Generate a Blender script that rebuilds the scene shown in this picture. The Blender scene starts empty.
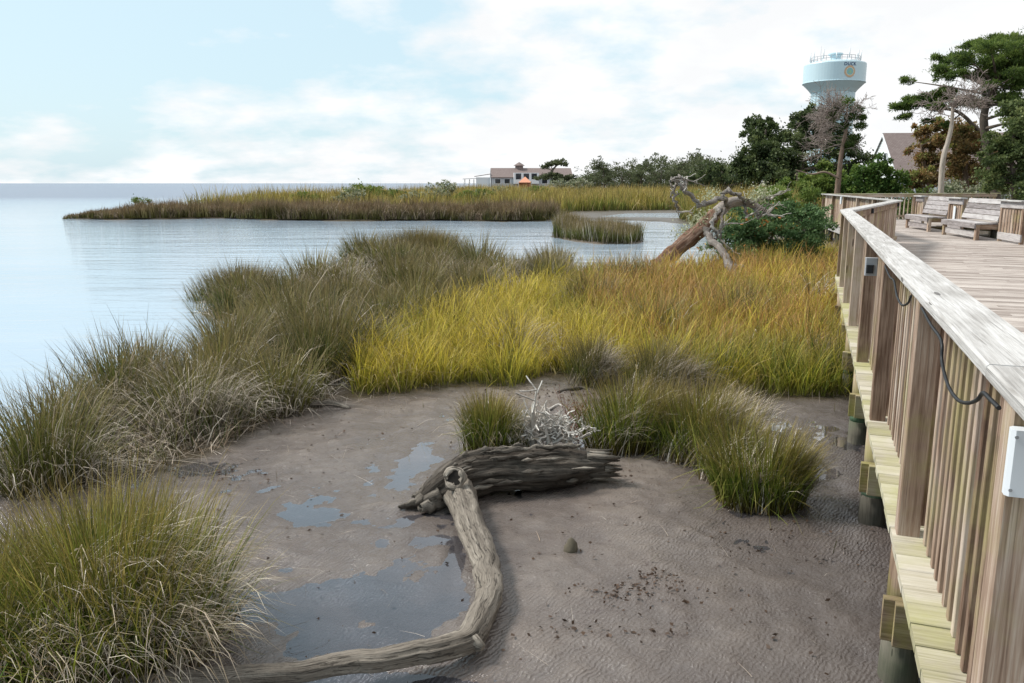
import bpy, math, random
import numpy as np
from mathutils import Vector
R = math.radians
random.seed(7)
rng = np.random.default_rng(11)
S = bpy.context.scene
COL = S.collection

# ------------------------------------------------------------------ camera numbers and pixel helper
F = 812.0
PITCH = math.atan(158.5 / F)
EYE = 2.24
CP, SP = math.cos(PITCH), math.sin(PITCH)

def ray(px, py):
    u, v = (px - 512) / F, (py - 341.5) / F
    return np.array((u, CP - v * SP, -SP - v * CP))

def at(px, py, z=None, Y=None):
    d = ray(px, py)
    t = (z - EYE) / d[2] if z is not None else Y / d[1]
    return np.array((d[0] * t, d[1] * t, EYE + d[2] * t))

# ------------------------------------------------------------------ noise
def _hash(ix, iy, iz):
    n = (ix * 374761393 + iy * 668265263 + iz * 1274126177) & 0xFFFFFFFF
    n = ((n ^ (n >> 13)) * 1274126177) & 0xFFFFFFFF
    n = n ^ (n >> 16)
    return (n & 0xFFFF) / 65535.0

def vnoise(x, y, z=0.0):
    x = np.asarray(x, float); y = np.asarray(y, float); z = np.zeros_like(x) + z
    ix, iy, iz = np.floor(x).astype(np.int64), np.floor(y).astype(np.int64), np.floor(z).astype(np.int64)
    fx, fy, fz = x - ix, y - iy, z - iz
    fx, fy, fz = [f * f * (3 - 2 * f) for f in (fx, fy, fz)]
    def h(a, b, c): return _hash(ix + a, iy + b, iz + c)
    x00 = h(0,0,0)*(1-fx)+h(1,0,0)*fx; x10 = h(0,1,0)*(1-fx)+h(1,1,0)*fx
    x01 = h(0,0,1)*(1-fx)+h(1,0,1)*fx; x11 = h(0,1,1)*(1-fx)+h(1,1,1)*fx
    return (x00*(1-fy)+x10*fy)*(1-fz) + (x01*(1-fy)+x11*fy)*fz

def fbm(x, y, z=0.0, o=4):
    a, s, t = 0.5, 0.0, 0.0
    for i in range(o):
        s = s + a * vnoise(np.asarray(x) * 2**i + 17.3*i, np.asarray(y) * 2**i - 9.1*i, np.asarray(z) * 2**i)
        t += a; a *= 0.5
    return s / t

def sstep(a, b, x):
    t = np.clip((x - a) / (b - a), 0, 1)
    return t * t * (3 - 2 * t)

def pip(poly, x, y):
    poly = np.asarray(poly, float); ins = np.zeros(np.shape(x), bool)
    for i in range(len(poly)):
        x0, y0 = poly[i - 1]; x1, y1 = poly[i]
        if y0 == y1: continue
        c = ((y0 > y) != (y1 > y)) & (x < (x1 - x0) * (y - y0) / (y1 - y0) + x0)
        ins ^= c
    return ins

def sdist(poly, x, y):
    poly = np.asarray(poly, float); d = np.full(np.shape(x), 1e9)
    for i in range(len(poly)):
        a, b = poly[i - 1], poly[i]; e = b - a; L = max(e @ e, 1e-9)
        t = np.clip(((x - a[0]) * e[0] + (y - a[1]) * e[1]) / L, 0, 1)
        d = np.minimum(d, np.hypot(x - a[0] - t * e[0], y - a[1] - t * e[1]))
    return np.where(pip(poly, x, y), d, -d)

# ------------------------------------------------------------------ tagging
def tag(o, label=None, cat=None, group=None, kind=None):
    if label: o['label'] = label
    if cat: o['category'] = cat
    if group: o['group'] = group
    if kind: o['kind'] = kind
    return o

def empty(name, loc, label, cat, group=None, rz=0.0):
    o = bpy.data.objects.new(name, None); COL.objects.link(o)
    o.location = loc; o.rotation_euler.z = rz; o.empty_display_size = 0.1
    return tag(o, label, cat, group)

def link(name, me, mat, parent=None):
    o = bpy.data.objects.new(name, me); COL.objects.link(o)
    if mat: me.materials.append(mat)
    if parent is not None:
        o.parent = parent
        o.matrix_parent_inverse = parent_inv(parent)
    return o

def parent_inv(p):
    from mathutils import Matrix
    m = Matrix.Identity(4)
    chain = []
    while p is not None:
        chain.append(p); p = p.parent
    for q in reversed(chain):
        m = m @ (q.matrix_parent_inverse if q.parent else Matrix.Identity(4)) @ Matrix.LocRotScale(q.location, q.rotation_euler, q.scale)
    return m.inverted()

def copy_tree(o, parent=None):
    c = o.copy(); COL.objects.link(c)
    if parent is not None: c.parent = parent
    for ch in list(o.children): copy_tree(ch, c)
    return c

# ------------------------------------------------------------------ numpy mesh
def npmesh(name, V, faces, attrs=None, smooth=False):
    """faces: list of int arrays (n,k)"""
    me = bpy.data.meshes.new(name)
    V = np.ascontiguousarray(V, np.float32)
    me.vertices.add(len(V)); me.vertices.foreach_set('co', V.ravel())
    loops = np.concatenate([f.ravel() for f in faces]).astype(np.int32)
    tot = np.concatenate([np.full(len(f), f.shape[1]) for f in faces]).astype(np.int32)
    st = np.concatenate(([0], np.cumsum(tot)[:-1])).astype(np.int32)
    me.loops.add(len(loops)); me.loops.foreach_set('vertex_index', loops)
    me.polygons.add(len(tot)); me.polygons.foreach_set('loop_start', st); me.polygons.foreach_set('loop_total', tot)
    if smooth: me.polygons.foreach_set('use_smooth', np.ones(len(tot), bool))
    for k, a in (attrs or {}).items():
        at_ = me.attributes.new(k, 'FLOAT', 'POINT'); at_.data.foreach_set('value', np.ascontiguousarray(a, np.float32))
    me.update(calc_edges=True); me.validate()
    return me

class MB:
    """collects boards, tubes and plates into ONE mesh, with a uv along each board's grain"""
    def __init__(s): s.v = []; s.f = []; s.uv = []; s.tone = []; s.sm = []
    def face(s, idx, uv, tone, sm=False):
        s.f.append(idx); s.uv.append(uv); s.tone.append(tone); s.sm.append(sm)
    def beam(s, a, b, wdir, w, h, c=0.004, up=None, jit=0.0):
        """board from a to b; w across along wdir, h along the third axis, chamfered long edges"""
        a = np.array(a, float); b = np.array(b, float); d = b - a; L = np.linalg.norm(d); d /= L
        wd = np.array(wdir, float); wd -= d * (wd @ d); wd /= np.linalg.norm(wd); hd = np.cross(d, wd)
        if jit:
            a = a + wd * rng.normal(0, jit) + hd * rng.normal(0, jit); b = b + wd * rng.normal(0, jit) + hd * rng.normal(0, jit)
        c = min(c, w * .3, h * .3)
        pr = [(-w/2+c,-h/2),(w/2-c,-h/2),(w/2,-h/2+c),(w/2,h/2-c),(w/2-c,h/2),(-w/2+c,h/2),(-w/2,h/2-c),(-w/2,-h/2+c)]
        n0 = len(s.v); ou, ov = rng.uniform(0, 50), rng.uniform(0, 50); t = rng.uniform()
        for e in (a, b):
            for p, q in pr: s.v.append(tuple(e + wd * p + hd * q))
        per = [0]
        for i in range(8):
            p, q = pr[i], pr[(i + 1) % 8]; per.append(per[-1] + math.hypot(p[0]-q[0], p[1]-q[1]))
        for i in range(8):
            j = (i + 1) % 8
            s.face([n0+i, n0+j, n0+8+j, n0+8+i], [(ou, ov+per[i]), (ou, ov+per[i+1]), (ou+L, ov+per[i+1]), (ou+L, ov+per[i])], t)
        s.face([n0+7-i for i in range(8)], [(ou+pr[7-i][0]*.2, ov+3+pr[7-i][1]) for i in range(8)], t)
        s.face([n0+8+i for i in range(8)], [(ou+pr[i][0]*.2, ov+3+pr[i][1]) for i in range(8)], t)
    def box(s, c, x, y, z, ch=0.004):
        """axis aligned box, centre c, full sizes; grain along its longest side"""
        c = np.array(c, float); sz = [x, y, z]; k = int(np.argmax(sz)); d = np.zeros(3); d[k] = sz[k] / 2
        w = np.zeros(3); kk = (k + 1) % 3; w[kk] = 1
        s.beam(c - d, c + d, w, sz[kk], sz[(k + 2) % 3], ch)
    def tube(s, P, Rr, n=8, bump=0.0, cap=True, ridge=0.0, freq=6.0, squash=1.0):
        P = np.array(P, float); Rr = np.array(Rr, float); m = len(P); n0 = len(s.v)
        T = np.gradient(P, axis=0); T /= np.linalg.norm(T, axis=1)[:, None] + 1e-9
        ref = np.array((0, 0, 1.0)) if abs(T[0][2]) < .9 else np.array((0, 1.0, 0))
        t = rng.uniform(); ou, ov = rng.uniform(0, 50), rng.uniform(0, 50); L = 0; Ls = []
        ph = rng.uniform(0, 100)
        for i in range(m):
            if i: L += np.linalg.norm(P[i] - P[i-1])
            Ls.append(L)
            x = np.cross(ref, T[i]); x /= np.linalg.norm(x) + 1e-9; y = np.cross(T[i], x); ref = y
            ang = np.arange(n) * 2 * math.pi / n
            rr = np.full(n, Rr[i])
            if bump: rr = rr * (1 + bump * (fbm(np.cos(ang) * 1.3 + ph, np.sin(ang) * 1.3 + 5, L * freq) - .5) * 2)
            if ridge: rr = rr * (1 + ridge * (vnoise(ang * 2.2 * n / 16, np.full(n, L * 1.5 + ph)) - .5))
            for k in range(n): s.v.append(tuple(P[i] + (x * math.cos(ang[k]) + y * math.sin(ang[k]) * squash) * rr[k]))
        for i in range(m - 1):
            for k in range(n):
                k2 = (k + 1) % n
                c0 = 2 * math.pi * max(Rr.max(), .01)
                u0, u1 = ou + Ls[i], ou + Ls[i+1]; v0, v1 = ov + c0 * k / n, ov + c0 * (k + 1) / n
                s.face([n0+i*n+k, n0+i*n+k2, n0+(i+1)*n+k2, n0+(i+1)*n+k], [(u0, v0), (u0, v1), (u1, v1), (u1, v0)], t, True)
        if cap:
            s.face([n0 + n - 1 - k for k in range(n)], [(ou + .01*k, ov) for k in range(n)], t)
            s.face([n0 + (m-1)*n + k for k in range(n)], [(ou + .01*k, ov) for k in range(n)], t)
    def lathe(s, c, prof, n=32, mod=None):
        n0 = len(s.v); t = rng.uniform()
        for (r, z) in prof:
            for k in range(n):
                a = 2 * math.pi * k / n; rr = r * (mod(a, z) if mod else 1)
                s.v.append((c[0] + rr * math.cos(a), c[1] + rr * math.sin(a), c[2] + z))
        for i in range(len(prof) - 1):
            for k in range(n):
                k2 = (k + 1) % n
                s.face([n0+i*n+k, n0+i*n+k2, n0+(i+1)*n+k2, n0+(i+1)*n+k], [(k/n, i), ((k+1)/n, i), ((k+1)/n, i+1), (k/n, i+1)], t, False)
        s.face([n0 + n-1-k for k in range(n)], [(0, 0)] * n, t); m = len(prof) - 1
        s.face([n0 + m*n + k for k in range(n)], [(0, 0)] * n, t)
    def poly(s, pts, tone=.5):
        n0 = len(s.v); s.v += [tuple(p) for p in pts]
        s.face(list(range(n0, n0 + len(pts))), [(p[0], p[2]) for p in pts], tone)
    def build(s, name, mat, parent=None):
        me = bpy.data.meshes.new(name)
        me.from_pydata(s.v, [], s.f); uvl = me.uv_layers.new(name='UVMap')
        flat = [c for f in s.uv for p in f for c in p]; uvl.data.foreach_set('uv', flat)
        a = me.attributes.new('tone', 'FLOAT', 'FACE'); a.data.foreach_set('value', s.tone)
        me.polygons.foreach_set('use_smooth', s.sm); me.update()
        return link(name, me, mat, parent)

# ------------------------------------------------------------------ materials
class NT:
    def __init__(s, name):
        s.m = bpy.data.materials.new(name); s.m.use_nodes = True; s.t = s.m.node_tree; s.t.nodes.clear()
        s.out = s.n('ShaderNodeOutputMaterial')
    def n(s, typ, **kw):
        o = s.t.nodes.new(typ)
        for k, v in kw.items():
            if k.startswith('i_'):
                key = k[2:].replace('_', ' '); o.inputs[key].default_value = v
            else: setattr(o, k, v)
        return o
    def l(s, a, b): s.t.links.new(a, b)
    def attr(s, name): return s.n('ShaderNodeAttribute', attribute_name=name).outputs['Fac']
    def ramp(s, fac, stops):
        r = s.n('ShaderNodeValToRGB'); e = r.color_ramp.elements
        while len(e) < len(stops): e.new(.5)
        for x, (p, c) in zip(e, stops): x.position = p; x.color = (*c, 1)
        s.l(fac, r.inputs['Fac']); return r.outputs['Color']
    def mix(s, fac, a, b, mode='MIX'):
        m = s.n('ShaderNodeMix', data_type='RGBA', blend_type=mode)
        for v, k in ((fac, 0), (a, 6), (b, 7)):
            if isinstance(v, (int, float)): m.inputs[k].default_value = v
            elif isinstance(v, tuple): m.inputs[k].default_value = (*v, 1)
            else: s.l(v, m.inputs[k])
        return m.outputs[2]
    def math(s, op, a, b=None, c=None, clamp=False):
        m = s.n('ShaderNodeMath', operation=op, use_clamp=clamp)
        for i, v in enumerate((a, b, c)):
            if v is None: continue
            if isinstance(v, (int, float)): m.inputs[i].default_value = v
            else: s.l(v, m.inputs[i])
        return m.outputs[0]
    def noise(s, vec, scale, detail=4, rough=.55, dist=0.0):
        n = s.n('ShaderNodeTexNoise'); n.inputs['Scale'].default_value = scale; n.inputs['Detail'].default_value = detail
        n.inputs['Roughness'].default_value = rough; n.inputs['Distortion'].default_value = dist
        if vec is not None: s.l(vec, n.inputs['Vector'])
        return n.outputs['Fac']
    def mapping(s, vec, scale=(1,1,1), rot=(0,0,0), loc=(0,0,0)):
        m = s.n('ShaderNodeMapping'); m.inputs['Scale'].default_value = scale; m.inputs['Rotation'].default_value = rot; m.inputs['Location'].default_value = loc
        s.l(vec, m.inputs['Vector']); return m.outputs[0]
    def bump(s, h, strength, dist=.02, normal=None):
        b = s.n('ShaderNodeBump'); b.inputs['Strength'].default_value = strength; b.inputs['Distance'].default_value = dist
        s.l(h, b.inputs['Height'])
        if normal is not None: s.l(normal, b.inputs['Normal'])
        return b.outputs[0]
    def bsdf(s, color, rough=.7, normal=None, spec=.4, **kw):
        p = s.n('ShaderNodeBsdfPrincipled')
        for v, k in ((color, 'Base Color'), (rough, 'Roughness'), (spec, 'Specular IOR Level')):
            if isinstance(v, (int, float)): p.inputs[k].default_value = v
            elif isinstance(v, tuple): p.inputs[k].default_value = (*v, 1)
            else: s.l(v, p.inputs[k])
        for k, v in kw.items(): p.inputs[k].default_value = v
        if normal is not None: s.l(normal, p.inputs['Normal'])
        s.l(p.outputs[0], s.out.inputs['Surface']); return s.m

def mat_plain(name, col, rough=.6, var=.15, scale=8.0, spec=.3):
    t = NT(name); tc = t.n('ShaderNodeTexCoord'); n = t.noise(tc.outputs['Object'], scale)
    c = t.mix(n, tuple(x * (1 - var) for x in col), tuple(min(1, x * (1 + var)) for x in col))
    return t.bsdf(c, rough, spec=spec)

def mat_wood(name, dark, mid, light, moss=0.0, mosscol=(.30, .30, .07), grain=1.0, knots=True, cracks=False, tv=.34, lines=0.0):
    t = NT(name); uv = t.n('ShaderNodeUVMap').outputs[0]; tone = t.attr('tone')
    g1 = t.noise(t.mapping(uv, (3, 90, 1)), 1.0, 5, .6, 1.2)
    g2 = t.noise(t.mapping(uv, (1.2, 22, 1)), 1.0, 3, .5, 2.0)
    st = t.noise(t.mapping(uv, (2.5, 7, 1)), 1.0, 4)
    f = t.math('ADD', t.math('MULTIPLY', g1, .55), t.math('MULTIPLY', g2, .45))
    f = t.math('ADD', f, t.math('MULTIPLY', t.math('SUBTRACT', tone, .5), tv))
    f = t.math('ADD', f, t.math('MULTIPLY', t.math('SUBTRACT', st, .5), .5))
    c = t.ramp(f, [(.28, dark), (.5, mid), (.72, light)])
    if knots:
        v = t.n('ShaderNodeTexVoronoi'); v.inputs['Scale'].default_value = 1.0; t.l(t.mapping(uv, (1.6, 9, 1)), v.inputs['Vector'])
        k = t.math('LESS_THAN', v.outputs['Distance'], .09)
        c = t.mix(t.math('MULTIPLY', k, .8), c, tuple(x * .35 for x in dark))
    if lines:
        lk = t.noise(t.mapping(uv, (1.3, 130, 1)), 1.0, 4, .6, .8); lm = t.math('MULTIPLY', t.math('SUBTRACT', .42, lk), 12, clamp=True)
        c = t.mix(t.math('MULTIPLY', lm, lines), c, tuple(x * .45 for x in dark))
    if moss:
        pos = t.n('ShaderNodeNewGeometry').outputs['Position']
        mn = t.noise(pos, 2.3, 5, .65); mf = t.math('MULTIPLY', t.math('SUBTRACT', mn, .5 - .28 * moss), 4.0, clamp=True)
        c = t.mix(t.math('MULTIPLY', mf, .75), c, mosscol)
    nb = t.bump(g1, .55 * grain, .004)
    if cracks:
        ck = t.noise(t.mapping(uv, (4, 26, 1)), 1.0, 6, .7, 3.0); cm = t.math('MULTIPLY', t.math('SUBTRACT', .44, ck), 9, clamp=True)
        c = t.mix(t.math('MULTIPLY', cm, .85), c, tuple(x * .45 for x in dark))
        pos = t.n('ShaderNodeNewGeometry').outputs['Position']; lump = t.noise(pos, 22, 5, .65)
        nb = t.bump(t.math('ADD', lump, t.math('MULTIPLY', cm, -.9)), .9, .012, nb)
    return t.bsdf(c, .82, nb, spec=.25)

def mat_grass(name, root, lo, hi, tip, dead0, dead1, trans=.25):
    t = NT(name); h = t.attr('h'); tone = t.attr('tone'); dead = t.attr('dead')
    c = t.mix(tone, lo, hi)
    c = t.mix(t.math('MULTIPLY_ADD', h, -2.2, 1.0, clamp=True), c, root)
    c = t.mix(t.math('MULTIPLY', t.math('SUBTRACT', h, .5, clamp=True), 1.9, clamp=True), c, tip)
    d = t.mix(tone, dead0, dead1)
    c = t.mix(dead, c, d)
    hs = t.n('ShaderNodeHueSaturation'); t.l(c, hs.inputs['Color']); t.l(t.math('MULTIPLY_ADD', t.attr('rnd'), 1.15, .45), hs.inputs['Value']); c = hs.outputs[0]
    a = t.n('ShaderNodeBsdfPrincipled'); t.l(c, a.inputs['Base Color']); a.inputs['Roughness'].default_value = .55; a.inputs['Specular IOR Level'].default_value = .25
    b = t.n('ShaderNodeBsdfTranslucent'); t.l(c, b.inputs['Color'])
    m = t.n('ShaderNodeMixShader'); m.inputs[0].default_value = trans
    t.l(a.outputs[0], m.inputs[1]); t.l(b.outputs[0], m.inputs[2]); t.l(m.outputs[0], t.out.inputs['Surface'])
    return t.m

def mat_leaf(name, stops, trans=.25):
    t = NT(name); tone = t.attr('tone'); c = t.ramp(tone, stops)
    a = t.n('ShaderNodeBsdfPrincipled'); t.l(c, a.inputs['Base Color']); a.inputs['Roughness'].default_value = .55; a.inputs['Specular IOR Level'].default_value = .25
    b = t.n('ShaderNodeBsdfTranslucent'); t.l(c, b.inputs['Color'])
    m = t.n('ShaderNodeMixShader'); m.inputs[0].default_value = trans
    t.l(a.outputs[0], m.inputs[1]); t.l(b.outputs[0], m.inputs[2]); t.l(m.outputs[0], t.out.inputs['Surface'])
    return t.m

M = {}
M['rail'] = mat_wood('rail_wood', (.14, .085, .058), (.335, .24, .18), (.54, .45, .375), .03, (.33, .30, .12), lines=.5)
M['cap'] = mat_wood('cap_wood', (.22, .205, .19), (.42, .405, .39), (.60, .59, .58), .0, grain=1.8, tv=.12, lines=.55)
M['deck'] = mat_wood('deck_wood', (.20, .165, .145), (.37, .32, .29), (.52, .47, .43), .0, grain=1.3, knots=False, lines=.5)
M['ledge'] = mat_wood('mossy_wood', (.26, .23, .16), (.44, .40, .31), (.57, .53, .45), .34, (.38, .37, .16), lines=.4)
M['beam'] = mat_wood('beam_wood', (.14, .09, .06), (.32, .235, .17), (.48, .40, .30), .3)
M['bench'] = mat_wood('bench_wood', (.17, .15, .145), (.34, .31, .31), (.50, .48, .47), .0, grain=1.4, lines=.6)
M['wet_pile'] = mat_wood('wet_pile_wood', (.05, .045, .035), (.11, .10, .08), (.17, .155, .12), .2, (.07, .09, .05))
M['green_pile'] = mat_wood('algae_wood', (.06, .10, .06), (.12, .19, .12), (.2, .27, .18), .3, (.08, .16, .09))
M['drift'] = mat_wood('driftwood', (.05, .041, .033), (.145, .125, .103), (.31, .275, .232), .0, grain=3.0, knots=False, cracks=True)
M['drift_pale'] = mat_wood('pale_driftwood', (.075, .062, .05), (.195, .168, .138), (.36, .32, .27), .0, grain=2.6, knots=False, cracks=True)
M['white_wood'] = mat_wood('bleached_root', (.36, .32, .28), (.64, .60, .55), (.82, .79, .74), .0, grain=2.0, knots=False, cracks=True)
M['red_trunk'] = mat_wood('peeling_red_bark', (.06, .03, .02), (.19, .105, .07), (.42, .32, .25), .0, grain=2.5, knots=False, cracks=True)
M['grey_branch'] = mat_wood('grey_branch', (.24, .20, .175), (.47, .43, .39), (.68, .64, .60), .0, grain=2.0, knots=False, cracks=True)
M['bark'] = mat_wood('bark', (.05, .038, .03), (.12, .095, .075), (.21, .17, .14), .0, grain=2.5, knots=False)
M['dead_bark'] = mat_wood('dead_bark', (.13, .085, .06), (.25, .18, .135), (.38, .30, .25), .0, grain=2.0, knots=False)
M['pale_bark'] = mat_wood('pale_bark', (.26, .20, .16), (.42, .36, .30), (.58, .52, .46), .0, grain=2.0, knots=False)
M['twig'] = mat_plain('dry_twig', (.26, .21, .185), .8, .3)
M['lichen'] = mat_leaf('lichen', [(0, (.32, .33, .20)), (1, (.52, .53, .36))])
M['white'] = mat_plain('white_paint', (.78, .80, .82), .45, .04)
M['plastic'] = mat_plain('white_plastic', (.72, .76, .80), .35, .03)
M['black'] = mat_plain('black_rubber', (.02, .022, .025), .5, .2)
M['metal'] = mat_plain('grey_metal', (.35, .36, .38), .4, .1)
M['stone'] = mat_plain('stone', (.10, .085, .06), .8, .4, 40)
M['rush'] = mat_grass('rush', (.055, .045, .012), (.045, .075, .014), (.19, .185, .05), (.27, .19, .095), (.27, .20, .14), (.72, .65, .58))
M['rush_green'] = mat_grass('green_rush', (.09, .055, .014), (.06, .115, .012), (.22, .26, .04), (.30, .20, .07), (.28, .20, .13), (.74, .67, .58))
M['gold'] = mat_grass('golden_grass', (.13, .14, .022), (.19, .235, .028), (.51, .415, .05), (.53, .375, .09), (.34, .22, .08), (.60, .48, .26), .38)
M['gold_orange'] = mat_grass('orange_grass', (.13, .11, .025), (.24, .17, .035), (.46, .27, .07), (.52, .27, .12), (.38, .22, .10), (.58, .42, .26), .35)
M['reed'] = mat_grass('reed', (.10, .11, .03), (.12, .17, .035), (.36, .30, .06), (.42, .29, .10), (.32, .20, .09), (.48, .36, .2))
M['far_rush'] = mat_grass('far_rush', (.10, .10, .025), (.10, .09, .03), (.20, .16, .07), (.24, .155, .10), (.25, .18, .13), (.38, .30, .23))
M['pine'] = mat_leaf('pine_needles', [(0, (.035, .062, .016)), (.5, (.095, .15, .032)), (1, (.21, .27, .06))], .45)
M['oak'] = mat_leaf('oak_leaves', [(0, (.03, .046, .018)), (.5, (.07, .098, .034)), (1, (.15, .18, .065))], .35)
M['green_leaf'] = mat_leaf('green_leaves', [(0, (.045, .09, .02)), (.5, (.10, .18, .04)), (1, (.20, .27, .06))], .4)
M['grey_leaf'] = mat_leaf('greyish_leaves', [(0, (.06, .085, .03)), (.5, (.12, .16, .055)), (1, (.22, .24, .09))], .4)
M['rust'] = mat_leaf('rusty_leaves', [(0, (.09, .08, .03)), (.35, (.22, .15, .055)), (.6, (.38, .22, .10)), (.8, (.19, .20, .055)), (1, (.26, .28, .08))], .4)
M['myrtle'] = mat_leaf('myrtle_leaves', [(0, (.045, .09, .03)), (.5, (.10, .175, .065)), (.982, (.17, .26, .10)), (.99, (.55, .42, .05)), (1, (.55, .20, .05))])
M['feather'] = mat_leaf('feathery_leaves', [(0, (.07, .12, .025)), (.5, (.14, .20, .04)), (1, (.25, .30, .08))], .4)
M['far_leaf'] = mat_leaf('far_leaves', [(0, (.05, .065, .03)), (.5, (.10, .12, .055)), (1, (.18, .20, .10))], .35)
M['groundsel'] = mat_leaf('pale_flowers', [(0, (.10, .14, .06)), (.35, (.24, .26, .15)), (1, (.55, .54, .42))])
M['red_weed'] = mat_leaf('red_weed', [(0, (.16, .06, .04)), (1, (.36, .20, .15))])

# ------------------------------------------------------------------ world and light
SUN_EL, SUN_AZ = R(48), R(-72)   # azimuth clockwise from +Y: sun over the water on the left
W = bpy.data.worlds.new('World'); S.world = W; W.use_nodes = True
nt = W.node_tree; nt.nodes.clear()
def wn(t, **k):
    o = nt.nodes.new(t)
    for a, b in k.items(): setattr(o, a, b)
    return o
out = wn('ShaderNodeOutputWorld'); bg = wn('ShaderNodeBackground'); nt.links.new(bg.outputs[0], out.inputs[0])
bg.inputs['Strength'].default_value = .1
sky = wn('ShaderNodeTexSky', sky_type='NISHITA', sun_disc=False, sun_elevation=SUN_EL, sun_rotation=SUN_AZ)
sky.air_density = 1.0; sky.dust_density = 2.0; sky.ozone_density = 1.2
tc = wn('ShaderNodeTexCoord'); sep = wn('ShaderNodeSeparateXYZ'); nt.links.new(tc.outputs['Generated'], sep.inputs[0])
def wm(op, a, b=None, c=None, clamp=False):
    m = wn('ShaderNodeMath', operation=op, use_clamp=clamp)
    for i, v in enumerate((a, b, c)):
        if v is None: continue
        if isinstance(v, (int, float)): m.inputs[i].default_value = v
        else: nt.links.new(v, m.inputs[i])
    return m.outputs[0]
zz = wm('MAXIMUM', sep.outputs[2], 0.0)
den = wm('ADD', zz, .30)
cx_, cy_ = wm('DIVIDE', sep.outputs[0], den), wm('DIVIDE', sep.outputs[1], den)
cmb = wn('ShaderNodeCombineXYZ'); nt.links.new(cx_, cmb.inputs[0]); nt.links.new(cy_, cmb.inputs[1])
def wnoise(scale, detail, rough, loc):
    mp = wn('ShaderNodeMapping'); mp.inputs['Location'].default_value = loc; nt.links.new(cmb.outputs[0], mp.inputs[0])
    n = wn('ShaderNodeTexNoise'); n.inputs['Scale'].default_value = scale; n.inputs['Detail'].default_value = detail; n.inputs['Roughness'].default_value = rough
    nt.links.new(mp.outputs[0], n.inputs['Vector']); return n.outputs['Fac']
n1 = wnoise(3.0, 9, .56, (3.1, 1.7, 0)); n2 = wnoise(.8, 3, .5, (8.2, 4.0, 2.0)); n3 = wnoise(2.8, 6, .55, (1.0, 9.0, 5.0))
bias = wm('MULTIPLY', sep.outputs[0], .30)
cov = wm('ADD', wm('ADD', wm('MULTIPLY', n1, .75), wm('MULTIPLY', n2, .35)), bias)
low = wm('MULTIPLY', wm('SUBTRACT', 1.0, wm('MULTIPLY', zz, 7.0), clamp=True), .22)
cov = wm('ADD', cov, low)
mask = wm('MULTIPLY', wm('SUBTRACT', cov, .49), 6.0, clamp=True)
cl = wn('ShaderNodeMix', data_type='RGBA'); nt.links.new(wm('MULTIPLY', wm('SUBTRACT', n3, .42), 4.0, clamp=True), cl.inputs[0])
cl.inputs[6].default_value = (7.1, 7.2, 7.3, 1); cl.inputs[7].default_value = (7.9, 7.95, 8.0, 1)
# thin veil of high cloud over the blue
veil = wn('ShaderNodeMix', data_type='RGBA'); veil.inputs[0].default_value = .8
nt.links.new(sky.outputs[0], veil.inputs[6]); veil.inputs[7].default_value = (5.3, 6.9, 7.6, 1)
mx = wn('ShaderNodeMix', data_type='RGBA'); nt.links.new(mask, mx.inputs[0]); nt.links.new(veil.outputs[2], mx.inputs[6]); nt.links.new(cl.outputs[2], mx.inputs[7])
nt.links.new(mx.outputs[2], bg.inputs['Color'])

sd = bpy.data.lights.new('sun', 'SUN'); sd.energy = 3.4; sd.angle = R(14); sd.color = (1, .95, .88)
so = bpy.data.objects.new('sun', sd); COL.objects.link(so)
sv = Vector((math.sin(SUN_AZ) * math.cos(SUN_EL), math.cos(SUN_AZ) * math.cos(SUN_EL), math.sin(SUN_EL)))
so.rotation_euler = sv.to_track_quat('Z', 'Y').to_euler()

# ------------------------------------------------------------------ shore outline (metres)
LAND = [(-14, 2.2), (-6.0, 5.4), (-4.55, 6.9), (-4.55, 8.7), (-4.25, 9.7), (-4.1, 10.6), (-4.4, 12.3), (-4.75, 13.4), (-5.6, 14.5), (-5.9, 15.8), (-4.15, 16.1), (-4.05, 16.5), (-4.85, 16.8), (-4.85, 18.2), (-3.5, 18.5), (-3.0, 18.0), (-3.0, 19.5),
        (-4.85, 22), (-4.95, 24.7), (-2.5, 25.8), (-1.2, 25), (-.9, 22), (.2, 21), (1.5, 22.6), (2.1, 19.8), (4.4, 20.3), (5.6, 23), (7.5, 25), (9.5, 30), (10.5, 38), (10.3, 46), (9, 50.5),
        (6, 52.6), (4.2, 53.5), (2.6, 52), (1.7, 50.2), (-.7, 49.9), (-2.2, 50.8), (-7, 51.4), (-9, 50.6), (-13.5, 51.4), (-16.5, 52.6), (-20, 54.5), (-24, 52.6), (-26, 52.4), (-29.8, 54),
        (-30.2, 57), (-27, 61), (-27, 70), (-30, 82), (-24, 100), (-24, 122), (-14, 140), (-12, 175), (-28, 236), (-22, 300), (60, 700), (200, 3000), (6000, 3000), (6000, -50), (-14, -50)]
ISLAND = [(2.0, 38.5), (1.7, 35.6), (2.5, 33.2), (3.4, 31.6), (4.7, 31.6), (5.4, 33.0), (5.0, 35.4), (3.9, 38.5), (2.8, 40)]
MUDPOOL = [(6.0, 57.5), (11, 55.5), (18, 57), (24, 62), (16, 66), (9, 64)]
WATER_Z = -.09

# ------------------------------------------------------------------ ground
def axis(a, b, step, lo, hi, g):
    x = list(np.arange(a, b + 1e-6, step)); s = step
    while x[-1] < hi: s *= g; x.append(x[-1] + s)
    s = step
    while x[0] > lo: s *= g; x.insert(0, x[0] - s)
    return np.array(x)
gx = axis(-3.4, 3.6, .025, -5000, 5000, 1.045)
gy = axis(3.0, 9.4, .025, -60, 6500, 1.03)
GX, GY = np.meshgrid(gx, gy)

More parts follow.
